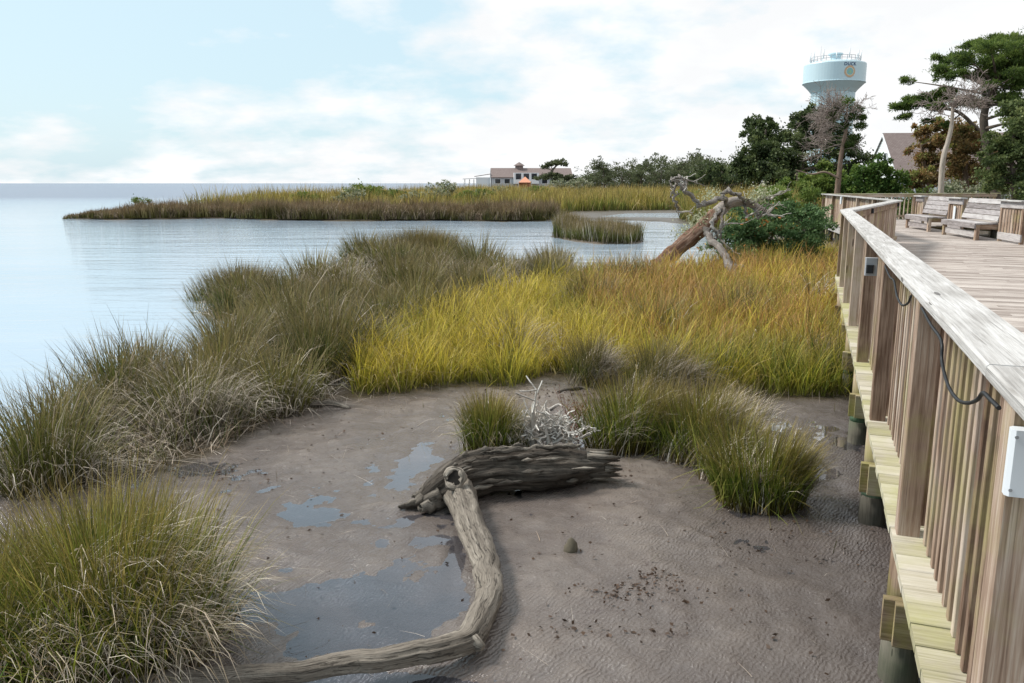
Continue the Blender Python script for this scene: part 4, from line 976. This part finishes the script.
# live oaks under the water tower
make_tree('oak_tree', gb(765, 56), pxp([(768, 214), (768, 180), (764, 150), (766, 130)], 56), [.3, .25, .15, .05],
          px_clumps([(766, 128, 11), (780, 138, 12), (756, 143, 11), (768, 152, 13), (748, 158, 11), (783, 160, 13), (758, 172, 14), (740, 170, 10), (775, 176, 13), (736, 160, 6), (762, 122, 6)], 56), 26000, .19, 'oak', 'bark', 'dark oak with rounded crown left of the water tower', depthj=1.2, sub=6)
make_tree('oak_tree', gb(800, 60), pxp([(800, 212), (800, 170), (802, 140), (806, 118)], 60), [.3, .25, .15, .05],
          px_clumps([(806, 120, 9), (818, 122, 8), (796, 126, 10), (826, 132, 10), (808, 140, 13), (792, 148, 11), (824, 152, 13), (842, 146, 9), (806, 166, 14), (834, 168, 13), (790, 172, 12), (850, 158, 9), (812, 114, 8), (828, 116, 8), (838, 126, 9), (848, 138, 9), (798, 118, 6), (852, 170, 10), (844, 180, 10)], 60), 28000, .19, 'oak', 'bark', 'dark oak standing right in front of the water tower column', depthj=1.2, sub=6)
make_tree('oak_tree', gb(720, 68), pxp([(722, 205), (722, 185), (722, 172)], 68), [.25, .2, .08],
          px_clumps([(722, 168, 8), (706, 172, 8), (736, 174, 9), (714, 180, 9), (730, 182, 9), (695, 178, 7), (744, 182, 8)], 68), 6000, .2, 'oak', 'bark', 'low dark oak at the right end of the far treeline', depthj=1.0)
# dead pine with a bare grey crown and a last green top
dp = empty('dead_pine', gb(838, 42), 'half dead pine with bare grey twigs and a green top before the water tower', 'tree')
m = MB(); P = smooth(pxp([(836, 205), (838, 184), (840, 165), (842, 150), (846, 130), (847, 112), (848, 100)], 42), 6); m.tube(P, taper([.15, .14, .12, .10, .08, .05, .03], len(P)), 10, .15)
m.build('trunk', M['dead_bark'], dp)
m = MB()
for k in range(26):
    yy = rng.uniform(108, 152); dx = -1 if k % 5 else 1
    j = int(np.argmin(abs(P[:, 2] - at(846, yy, Y=42)[2])))
    twigs(m, P[j], (dx * rng.uniform(.8, 1.1), rng.normal(0, .55), rng.uniform(-.15, .35)), rng.uniform(.7, 1.25) * (1 if dx < 0 else .55), .022, 3, .5, .35, 4, 4, .008, 4)
m.build('bare_branches', M['twig'], dp)
m = MB(); L_ = smooth(pxp([(839, 178), (825, 172), (812, 174), (796, 170)], 41.5), 5); m.tube(L_, taper([.06, .05, .04, .015], len(L_)), 7, .15); m.build('low_limb', M['dead_bark'], dp)
C = []; T = []
for x, y, r in [(846, 102, 8), (838, 108, 7), (856, 110, 7), (850, 118, 7), (860, 126, 6), (845, 126, 5), (855, 138, 6), (833, 116, 5), (862, 118, 4), (848, 146, 5)]:
    q = at(x, y, Y=42); pts, dv = cluster_pts(q, r * 42 / F, 420, .55, .3); C.append(pts); T.append(np.clip(rng.normal(.4, .15) + rng.normal(0, .15, 420), 0, 1))
C = np.vstack(C); T = np.concatenate(T); V, f, a = leafmesh(C, None, .16, 4, .5, T); link('crown', npmesh('crown', V, f, a), M['pine'], dp)
# green bush by the house
make_tree('leafy_shrub', gb(872, 46), pxp([(872, 215), (872, 190), (874, 175)], 46), [.08, .07, .03],
          px_clumps([(876, 168, 9), (862, 174, 9), (890, 176, 9), (852, 182, 8), (872, 184, 11), (898, 186, 9), (884, 190, 11), (858, 192, 11), (842, 188, 6)], 46), 14000, .15, 'green_leaf', 'bark', 'bright green leafy shrub in front of the white house', 'shrub', sub=6, depthj=.5)
make_tree('leafy_shrub', gb(815, 47), pxp([(815, 215), (815, 195), (815, 180)], 47), [.08, .07, .03],
          px_clumps([(812, 182, 9), (828, 178, 9), (800, 186, 8), (818, 190, 10), (790, 184, 7), (836, 190, 8), (826, 165, 6)], 47), 11000, .15, 'feather', 'bark', 'yellow green shrub at the foot of the half dead pine', 'shrub', sub=5, depthj=.5)
# rusty autumn trees
make_tree('autumn_tree', gb(925, 48), pxp([(928, 214), (926, 180), (922, 150), (920, 130)], 48), [.16, .14, .08, .03],
          px_clumps([(928, 130, 7), (938, 126, 9), (922, 142, 6), (932, 142, 9), (942, 138, 9), (924, 158, 8), (936, 160, 11), (926, 174, 10), (938, 178, 10), (916, 150, 4), (946, 158, 8), (918, 184, 7), (914, 134, 3)], 48), 16000, .16, 'rust', 'dead_bark', 'rust brown autumn tree covering the right part of the house roof', sub=5, depthj=.8)
make_tree('autumn_tree', gb(968, 44), pxp([(968, 215), (966, 180), (964, 150), (964, 130)], 44), [.16, .14, .08, .03],
          px_clumps([(962, 128, 8), (974, 134, 10), (954, 140, 10), (968, 150, 11), (982, 146, 10), (956, 162, 11), (974, 168, 12), (962, 180, 12), (986, 170, 10), (946, 176, 10), (990, 156, 8), (980, 184, 11)], 44), 17000, .15, 'rust', 'dead_bark', 'rust brown autumn tree under the big pine', sub=5, depthj=.8)
# big pine
make_tree('pine_tree', gb(990, 40), pxp([(996, 222), (994, 180), (986, 140), (984, 115), (992, 90), (1002, 65), (1008, 48)], 40), [.25, .23, .2, .17, .14, .10, .05],
          px_clumps([(1012, 42, 13), (995, 47, 13), (976, 52, 12), (960, 56, 10), (946, 62, 8), (1024, 50, 14), (1004, 58, 13), (984, 64, 11), (968, 70, 9), (938, 72, 6), (1020, 66, 13), (1036, 60, 14), (1008, 76, 11), (990, 80, 9), (1028, 82, 12), (1000, 92, 8), (984, 104, 8), (1016, 96, 10),
                     (1040, 46, 12), (1050, 70, 14), (975, 88, 5), (1000, 112, 9), (990, 124, 7), (954, 74, 6), (1044, 92, 12), (1010, 36, 9), (992, 40, 9), (1026, 38, 10), (966, 62, 9), (950, 67, 8), (996, 70, 12), (1014, 86, 11), (1012, 104, 10), (1000, 100, 9), (978, 98, 7), (1030, 104, 12), (982, 74, 9)], 40), 80000, .16, 'pine', 'bark', 'tall pine with broad dark green crown at the right edge', asp=4.5, flat=.42, up=.7, sub=8, depthj=1.6)
make_tree('pine_tree', gb(960, 43), pxp([(984, 215), (984, 160), (983, 138), (972, 124), (958, 112), (940, 108), (922, 106)], 43), [.2, .18, .14, .1, .08, .06, .03],
          px_clumps([(924, 98, 8), (936, 95, 9), (948, 98, 7), (912, 104, 7), (904, 106, 5), (926, 108, 7), (940, 107, 6), (908, 116, 5), (930, 122, 4), (953, 124, 4), (916, 98, 6), (944, 90, 5), (934, 101, 8), (918, 104, 7), (955, 104, 6)], 43), 18000, .17, 'pine', 'bark', 'pine limb tree with low flat dark pads reaching left beyond the bare trunk', asp=4.5, flat=.4, up=.7, sub=6, depthj=.6)
# pale bare tree
pt = empty('bare_tree', gb(940, 37), 'thin pale bare trunk with a twiggy brown top before the autumn trees', 'tree')
m = MB(); P = smooth(pxp([(939, 216), (941, 190), (942, 170), (944, 155), (949, 138), (952, 122), (953, 106), (955, 98)], 37), 6); m.tube(P, taper([.13, .125, .12, .11, .10, .08, .06, .03], len(P)), 10, .12); m.build('trunk', M['pale_bark'], pt)
m = MB()
for j in (32, 34, 36, 37, 38, 39, 40, 41, 41, 42, 35):
    twigs(m, P[min(j, len(P) - 1)], (rng.choice([-1, 1, 1]) * rng.uniform(.6, 1.1), rng.normal(0, .5), rng.uniform(-.1, .35)), rng.uniform(.6, 1.0), .022, 3, .6, .4, 4, 4, .009, 4)
m.build('bare_branches', M['twig'], pt)
# right green tree
make_tree('leafy_tree', gb(1010, 33), pxp([(1016, 230), (1014, 190), (1012, 160), (1014, 130)], 33), [.14, .12, .08, .03],
          px_clumps([(1018, 112, 11), (1006, 124, 11), (1022, 134, 13), (1000, 142, 11), (1012, 152, 13), (1028, 158, 14), (996, 160, 10), (1006, 174, 13), (1024, 180, 13), (992, 180, 10), (1012, 192, 13), (1036, 140, 14), (1040, 176, 14), (1034, 196, 12)], 33), 30000, .125, 'grey_leaf', 'bark', 'dense green leafy tree at the right edge behind the benches', sub=6, depthj=.6)
for px, py, lab in [(950, 190, 'low bush with pale seed heads behind the left bench'), (985, 188, 'low bush with pale seed heads behind the right bench'), (918, 196, 'low yellowish bush left of the benches behind the back railing')]:
    make_tree('bush', gb(px, 41), pxp([(px, 222), (px, 200)], 41), [.05, .02], px_clumps([(px, py, 9), (px - 12, py + 6, 9), (px + 12, py + 5, 9), (px, py + 12, 11), (px - 20, py + 12, 8), (px + 20, py + 12, 8)], 41), 3600, .13, 'groundsel' if 'pale' in lab else 'feather', 'bark', lab, 'bush', sub=5, depthj=.4)
# shrubs by the overlook railing
make_tree('myrtle_shrub', gb(765, 22.5), pxp([(770, 275), (770, 250), (772, 235)], 22.5), [.07, .06, .03],
          px_clumps([(738, 242, 15), (752, 228, 13), (772, 226, 15), (790, 222, 15), (806, 226, 12), (760, 248, 17), (784, 244, 18), (804, 244, 15), (742, 258, 13), (772, 262, 15), (796, 260, 15), (725, 252, 9), (812, 212, 8), (816, 238, 9), (728, 236, 8), (738, 226, 10), (718, 246, 8), (752, 214, 9), (788, 209, 10), (770, 212, 9), (806, 214, 9)], 22.5), 32000, .085, 'myrtle', 'bark', 'dark green shrub with yellow flecks under the far railing', 'shrub', asp=2.4, sub=7, depthj=.4)
make_tree('feathery_shrub', gb(785, 28), pxp([(788, 250), (788, 225), (788, 205)], 28), [.06, .05, .02],
          px_clumps([(775, 196, 10), (790, 194, 11), (804, 196, 9), (764, 204, 9), (782, 208, 13), (802, 210, 12), (772, 218, 12), (796, 222, 13), (756, 212, 6)], 28), 18000, .10, 'feather', 'bark', 'yellow green feathery shrub behind the fallen tree', 'shrub', asp=3.5, up=.6, sub=7, depthj=.4)

# far treeline: a few kinds, copied
def far_proto(name, h, w, seedn, label, mat='far_leaf', flat=.7, trunk_vis=.2):
    cl = []
    for k in range(9):
        z = h * (trunk_vis + (1 - trunk_vis) * rng.uniform(.15, .95)); ww = w * (1 - .55 * abs(z / h - .55)); cl.append((rng.uniform(-.5, .5) * ww, rng.uniform(-.5, .5) * ww, z, w * rng.uniform(.15, .26)))
    return make_tree(name, (0, 0, 0), [(0, 0, -.5), (0, 0, h * .4), (w * .05, 0, h * .85)], [.18, .14, .04], cl, 2300, .30, mat, 'bark', label, 'tree', sub=5, depthj=.2, flat=flat, group='trees of the far treeline beyond the reeds')
LAB = 'small dark tree in the treeline beyond the far reeds'
protos = [far_proto('treeline_tree', 5.5, 5, 1, LAB), far_proto('treeline_tree', 6.5, 4.5, 2, LAB, flat=.5, trunk_vis=.35), far_proto('treeline_tree', 4.6, 6.5, 3, LAB, trunk_vis=.05), far_proto('treeline_tree', 5.8, 6, 4, LAB, trunk_vis=.1)]
k = 0
for px, Y, s in [(594, 150, .9), (604, 140, .85), (614, 150, 1.0), (622, 135, .72), (632, 146, 1.0), (641, 138, .8), (650, 140, .95), (660, 132, .85), (668, 140, 1.05), (677, 128, .82), (686, 130, .95), (695, 118, .8), (704, 120, .98), (713, 112, .85), (722, 112, .95), (731, 105, .8), (740, 104, .95), (748, 100, .85), (600, 165, 1.0), (640, 165, 1.1), (672, 160, 1.15), (700, 150, 1.15), (726, 140, 1.1), (588, 160, .7)]:
    o = protos[k % 4] if k < 4 else copy_tree(protos[k % 4]); k += 1
    q = at(px, 183, Y=Y); o.location = (q[0], q[1], .2); o.rotation_euler.z = rng.uniform(0, 6.28); o.scale = (s, s, s * rng.uniform(.9, 1.1))
# wind-swept tree before the restaurant
make_tree('windswept_tree', gb(556, 235), pxp([(558, 192), (556, 180), (552, 172), (556, 166)], 235), [.6, .5, .4, .2],
          px_clumps([(550, 164, 4.5), (558, 162, 4.5), (564, 164, 3), (544, 167, 3), (546, 176, 5), (556, 177, 6), (566, 178, 5), (574, 180, 5), (538, 178, 3), (580, 182, 3)], 235), 5000, .55, 'far_leaf', 'bark', 'flat topped windswept tree in front of the far pale building', sub=5, depthj=.6, flat=.4)
# pale groundsel bushes and green shrubs on the spit
k = 0; proto = None
for px, Y, s in [(413, 62, .8), (422, 66, .7), (445, 68, 1.2), (440, 66, .9), (476, 66, .8), (404, 64, .6), (352, 60, .9), (340, 62, .6), (500, 90, .9), (560, 120, 1.4), (580, 120, 1.5), (572, 125, 1.2), (528, 95, .8)]:
    if proto is None:
        cl = [(rng.normal(0, .35), rng.normal(0, .35), rng.uniform(.7, 1.5), rng.uniform(.2, .32)) for _ in range(9)]
        proto = make_tree('groundsel_bush', (0, 0, 0), [(0, 0, -.2), (0, 0, .5), (.03, 0, 1.0)], [.04, .03, .01], cl, 1300, .13, 'groundsel', 'bark', 'pale flowering bush among the reeds of the far spit', 'bush', group='pale flowering bushes on the far spit', sub=4, depthj=.1); o = proto
    else: o = copy_tree(proto)
    q = at(px, 183, Y=Y); o.location = (q[0], q[1], .25); o.scale = (s * 1.2, s * 1.2, s * 1.05); o.rotation_euler.z = rng.uniform(0, 6)
k = 0; proto = None
for px, Y, s in [(139, 56, .55), (358, 66, .9), (365, 70, 1.0), (374, 70, .9), (396, 72, .75), (300, 64, .7), (485, 66, .8), (468, 64, .75), (537, 85, .9), (690, 60, .8)]:
    if proto is None:
        cl = [(rng.normal(0, .5), rng.normal(0, .5), rng.uniform(.5, 1.7), rng.uniform(.3, .45)) for _ in range(9)]
        proto = make_tree('green_bush', (0, 0, 0), [(0, 0, -.2), (0, 0, .5), (.03, 0, 1.0)], [.05, .03, .01], cl, 1500, .16, 'feather', 'bark', 'small green bush among the reeds of the far spit', 'bush', group='green bushes on the far spit', sub=4, depthj=.1); o = proto
    else: o = copy_tree(proto)
    q = at(px, 183, Y=Y); o.location = (q[0], q[1], .2); o.scale = (s, s, s); o.rotation_euler.z = rng.uniform(0, 6)

# ------------------------------------------------------------------ water tower
TY = 230.0; tc_ = at(834, 78, Y=TY); TX = tc_[0]; sc_ = TY * 1.0 / F
def zt(py): return at(834, py, Y=TY)[2]
wt = empty('water_tower', (TX, TY, 0), 'pale blue water tower on a fluted column rising behind the trees', 'water tower')
rT = 29.6 * TY / F * .953
t = NT('tower_paint'); pos = t.n('ShaderNodeNewGeometry').outputs['Position']
c = t.mix(t.noise(t.mapping(pos, (.3, .3, .05)), 1.0, 4), (.47, .61, .67), (.54, .68, .73)); tp = t.bsdf(c, .4, spec=.4)
m = MB(); fl = lambda a, z: 1 + .018 * (1 if math.sin(a * 28) > 0 else -1)
m.lathe((TX, TY, 0), [(rT * .70, 0), (rT * .70, zt(93))], 112, fl); m.build('column', tp, wt)
m = MB(); m.lathe((TX, TY, 0), [(rT * .72, zt(93)), (rT * .80, zt(90)), (rT * .99, zt(84.2)), (rT * 1.0, zt(83.5)), (rT * 1.0, zt(65.6)), (rT * .985, zt(64.6)), (rT * .8, zt(62.8)), (rT * .4, zt(61.8)), (.5, zt(61.6))], 64); tk = m.build('tank', tp, wt)
m = MB(); m.lathe((TX, TY, 0), [(rT * 1.012, zt(84.0)), (rT * 1.02, zt(83.6)), (rT * 1.02, zt(83.3)), (rT * 1.012, zt(83))], 64); m.build('rim_band', tp, tk)
m = MB(); m.lathe((TX, TY, 0), [(1.4, zt(62)), (1.4, zt(56)), (1.9, zt(55)), (1.9, zt(53.6)), (.6, zt(52.6))], 24); m.build('hatch_house', tp, wt)
m = MB(); rr_ = rT * .79
for k in range(30):
    a = 2 * math.pi * k / 30; q = np.array((TX + rr_ * math.cos(a), TY + rr_ * math.sin(a), zt(63.0))); m.tube([q, q + np.array((0, 0, 1.3))], [.07, .07], 5)
for z_ in (.65, 1.3): m.tube([(TX + rr_ * math.cos(a), TY + rr_ * math.sin(a), zt(63.0) + z_) for a in np.linspace(0, 2 * math.pi, 49)], [.06] * 49, 5)
m.build('guard_rail', M['metal'], wt)
for a in np.linspace(0, 2 * math.pi, 12, False) + .2:
    q = np.array((TX + rr_ * 1.01 * math.cos(a), TY + rr_ * 1.01 * math.sin(a), zt(63.0) + .5)); m = MB(); m.tube([q, q + np.array((0, 0, rng.uniform(1.4, 2.6)))], [.16, .16], 6); m.build('antenna', M['white'], wt)
m = MB(); m.tube([(TX - 4, TY, zt(63.5)), (TX - 4, TY, zt(46))], [.05, .03], 5); m.build('mast', M['metal'], wt)
# lettering and seal wrapped on the tank, facing the viewer's right of centre
aim = math.atan2(-TY, -TX); seal_a = aim + math.asin(14.2 / 30.0)
def wrap(u, v, out): a = seal_a + u / rT; return (TX + (rT + out) * math.cos(a), TY + (rT + out) * math.sin(a), v)
cu = bpy.data.curves.new('letters', 'FONT'); cu.body = 'DUCK'; cu.size = 1.15; cu.align_x = 'CENTER'; cu.extrude = .0; cu.space_character = 1.15; cu.offset = .03
co = bpy.data.objects.new('letters_src', cu); COL.objects.link(co); bpy.context.view_layer.update()
me = bpy.data.meshes.new_from_object(co.evaluated_get(bpy.context.evaluated_depsgraph_get())); bpy.data.objects.remove(co)
for v in me.vertices: v.co = wrap(v.co.x * .95, zt(69.3) + v.co.y * .95, .05)
link('lettering', me, mat_plain('navy_paint', (.03, .06, .16), .4), tk)
def disc(name, r0, r1, out, mat, n=40):
    m = MB(); zc = zt(75.2)
    for k in range(n):
        a0, a1 = 2 * math.pi * k / n, 2 * math.pi * (k + 1) / n
        pts = [wrap(r * math.cos(a), zc + r * math.sin(a), out) for r, a in ((r0, a0), (r1, a0), (r1, a1), (r0, a1))] if r0 > 0 else [wrap(0, zc, out), wrap(r1 * math.cos(a0), zc + r1 * math.sin(a0), out), wrap(r1 * math.cos(a1), zc + r1 * math.sin(a1), out)]
        m.poly(pts)
    return m.build(name, mat, tk)
disc('seal_ring', 1.05, 1.5, .05, mat_plain('seal_orange', (.56, .38, .25), .5)); disc('seal_rim', .92, 1.04, .055, mat_plain('seal_cream', (.75, .68, .5), .5)); disc('seal_centre', 0, .91, .05, mat_plain('seal_teal', (.24, .46, .48), .5))
m = MB(); m.poly([wrap(u, zt(75.2) + v, .075) for u, v in ((-.5, -.45), (.5, -.45), (.35, .0), (.05, .5), (-.2, .1))]); m.build('seal_figure', mat_plain('seal_sage', (.32, .5, .3), .5), tk)

# ------------------------------------------------------------------ houses
def house(name, loc, rz, L, Wd, eave, ridge, wallm, roofm, label, over=.5, gab=.12):
    root = empty(name, loc, label, 'house', None, rz)
    ob = lambda m, n_, mt: m.build(n_, mt)
    def addc(m, n_, mt, par=root):
        me_o = m.build(n_, mt); me_o.parent = par; return me_o
    m = MB(); h = Wd / 2
    v = [(0, -h, 0), (L, -h, 0), (L, h, 0), (0, h, 0), (0, -h, eave), (L, -h, eave), (L, h, eave), (0, h, eave), (0, 0, ridge), (L, 0, ridge)]
    for f in ([0, 1, 5, 4], [2, 3, 7, 6], [3, 0, 4, 8, 7], [1, 2, 6, 9, 5]):
        m.poly([v[i] for i in f])
    addc(m, 'wall', wallm)
    sl = math.atan2(ridge - eave, h); m = MB()
    for sgn in (-1, 1):
        a = np.array((-gab, 0, ridge + .06)); e = np.array((-gab, sgn * (h + over), ridge + .06 - (h + over) * math.tan(sl)))
        mid = (a + e) / 2
        wd = (e - a); w = np.linalg.norm(wd); m.beam(mid, mid + np.array((L + 2 * gab, 0, 0)), wd, w, .16, .01)
    addc(m, 'roof', roofm)
    return root, addc
t = NT('shingle_roof'); tcn = t.n('ShaderNodeTexCoord').outputs['Object']
bk = t.n('ShaderNodeTexBrick'); bk.inputs['Scale'].default_value = 2.2; bk.inputs['Color1'].default_value = (.20, .155, .145, 1); bk.inputs['Color2'].default_value = (.27, .22, .205, 1); bk.inputs['Mortar'].default_value = (.13, .10, .095, 1); bk.inputs['Mortar Size'].default_value = .03
t.l(t.mapping(tcn, (1, 1, 1), (0, 0, 0)), bk.inputs['Vector']); c = t.mix(t.math('MULTIPLY', t.noise(tcn, .8, 4), .6), bk.outputs[0], (.19, .15, .14)); roofm = t.bsdf(c, .85, spec=.2)
t = NT('white_siding'); tcn = t.n('ShaderNodeTexCoord').outputs['Object']
wv = t.n('ShaderNodeTexWave', wave_type='BANDS', bands_direction='Z'); wv.inputs['Scale'].default_value = 2.0; t.l(tcn, wv.inputs['Vector'])
c = t.mix(t.noise(tcn, 1.2, 3), (.70, .73, .75), (.80, .82, .83)); wallm = t.bsdf(c, .55, t.bump(wv.outputs['Fac'], .4, .03), spec=.3)
glass = NT('window_glass').bsdf((.03, .035, .045), .08, spec=.6)
HY = 78.0; q = at(880, 183, Y=HY)
hs, addc = house('white_house', (q[0], q[1], .2), R(-5), 13, 7.5, 3.2, 6.5, wallm, roofm, 'white gabled house with brown shingle roof behind the trees')
for yy in (-.95, .75):
    m = MB(); m.box((-.03, yy, 4.1), .10, .95, 1.5, .01); fo = addc(m, 'window', M['white'])
    m = MB(); m.box((-.06, yy, 4.1), .06, .75, 1.3, .005); addc(m, 'pane', glass, fo)
m = MB(); m.box((-.03, -1.7, 1.4), .10, 1.0, 1.5, .01); fo = addc(m, 'window', M['white']); m = MB(); m.box((-.06, -1.7, 1.4), .06, .8, 1.3, .005); addc(m, 'pane', glass, fo)
for xx in (2.5, 6.0, 9.5):
    m = MB(); m.box((xx, -3.78, 1.6), 1.1, .10, 1.4, .01); fo = addc(m, 'window', M['white']); m = MB(); m.box((xx, -3.81, 1.6), .9, .06, 1.2, .005); addc(m, 'pane', glass, fo)
for sgn in (-1, 1):
    sl = math.atan2(3.3, 3.75); e = np.array((-.15, sgn * 4.25, 6.5 - 4.25 * math.tan(sl))); m = MB(); m.beam(e - np.array((0, 0, .05)), np.array((-.15, 0, 6.45)), (0, sgn * -math.sin(sl), math.cos(sl)), .22, .05, .005); addc(m, 'bargeboard', M['white'])
m = MB(); m.beam((3, -1.6, 5.2), (3, -1.6, 5.75), (1, 0, 0), .15, .15); addc(m, 'vent_pipe', M['white'])
# long restaurant-like building far off on the point
RY = 270.0; q0 = at(491, 183, Y=RY)
rb, addc = house('pale_building', (q0[0], q0[1], .2), R(3), 26, 12, 4.0, 6.7, mat_plain('pale_siding', (.50, .52, .55), .6, .08, 2), roofm, 'long pale waterside building with brown roof far across the reeds', .7)
m = MB(); m.lathe((9.2, 0, 6.3), [(1.3, 0), (1.3, 1.2), (1.9, 1.3), (.1, 2.4)], 8); addc(m, 'cupola', roofm)
for xx in np.arange(2.0, 26, 3.0):
    m = MB(); m.box((xx, -6.04, 2.6), 2.0, .12, 1.7, .01); fo = addc(m, 'window', M['white']); m = MB(); m.box((xx, -6.1, 2.6), 1.7, .06, 1.4, .005); addc(m, 'pane', glass, fo)
m = MB(); m.box((11, -7.0, 3.5), 8, 1.9, 3.4, .01); dm = addc(m, 'dormer_porch', M['white'])
for xx in (8.5, 11, 13.5): m = MB(); m.box((xx, -7.98, 4.1), 1.7, .1, 1.8, .005); addc(m, 'pane', glass, dm)
m = MB(); m.box((-2.6, -1, 1.9), 4.5, 8, 3.8, .01); wg = addc(m, 'side_wing', M['white'])
m = MB(); m.beam((-5.4, -1, 4.1), (-.2, -1, 4.9), (0, 1, 0), 9, .15); addc(m, 'wing_roof', roofm, wg)
for xx in (-8.5, -7, -5.6):
    m = MB(); m.beam((xx, -3, 0), (xx, -3, 3.2), (1, 0, 0), .25, .25); addc(m, 'porch_post', M['white'])
m = MB(); m.beam((-9.2, -3, 3.3), (-4.9, -3, 3.5), (0, 1, 0), 5, .14); addc(m, 'porch_roof', M['metal'])
q = at(525, 183, Y=255)
tn = empty('orange_tent', (q[0], q[1], .2), 'small orange tent beside the far pale building', 'tent')
org = mat_plain('orange_canvas', (.72, .34, .22), .6, .1)
m = MB(); X, Y_, Z_ = q[0], q[1], .2
b_ = [(X - 2, Y_ - 2, Z_ + 2.2), (X + 2, Y_ - 2, Z_ + 2.2), (X + 2, Y_ + 2, Z_ + 2.2), (X - 2, Y_ + 2, Z_ + 2.2)]; ap = (X, Y_, Z_ + 4.0)
for i in range(4): m.poly([b_[i], b_[(i + 1) % 4], ap])
m.poly([(X - 2, Y_ + 2, Z_), (X + 2, Y_ + 2, Z_), b_[2], b_[3]]); m.poly([(X - 2, Y_ - 2, Z_), (X - 2, Y_ + 2, Z_), b_[3], b_[0]])
m.build('canopy', org, tn)
for dx, dy in ((-2, -2), (2, -2), (2, 2), (-2, 2)): m = MB(); m.beam((X + dx, Y_ + dy, Z_), (X + dx, Y_ + dy, Z_ + 2.2), (1, 0, 0), .1, .1); m.build('pole', M['white'], tn)

# ------------------------------------------------------------------ camera
cam = bpy.data.cameras.new('camera'); co = bpy.data.objects.new('camera', cam); COL.objects.link(co)
co.location = (0, 0, EYE); co.rotation_euler = (math.pi / 2 - PITCH, 0, 0)
cam.sensor_width = 36; cam.lens = 36 * F / 1024; cam.clip_start = .05; cam.clip_end = 20000
S.camera = co
S.view_settings.view_transform = 'Standard'; S.view_settings.look = 'None'; S.view_settings.exposure = .44; S.view_settings.gamma = 1
S.view_settings.use_curve_mapping = False
S.cycles.use_denoising = True
S.cycles.max_bounces = 6; S.cycles.transparent_max_bounces = 8
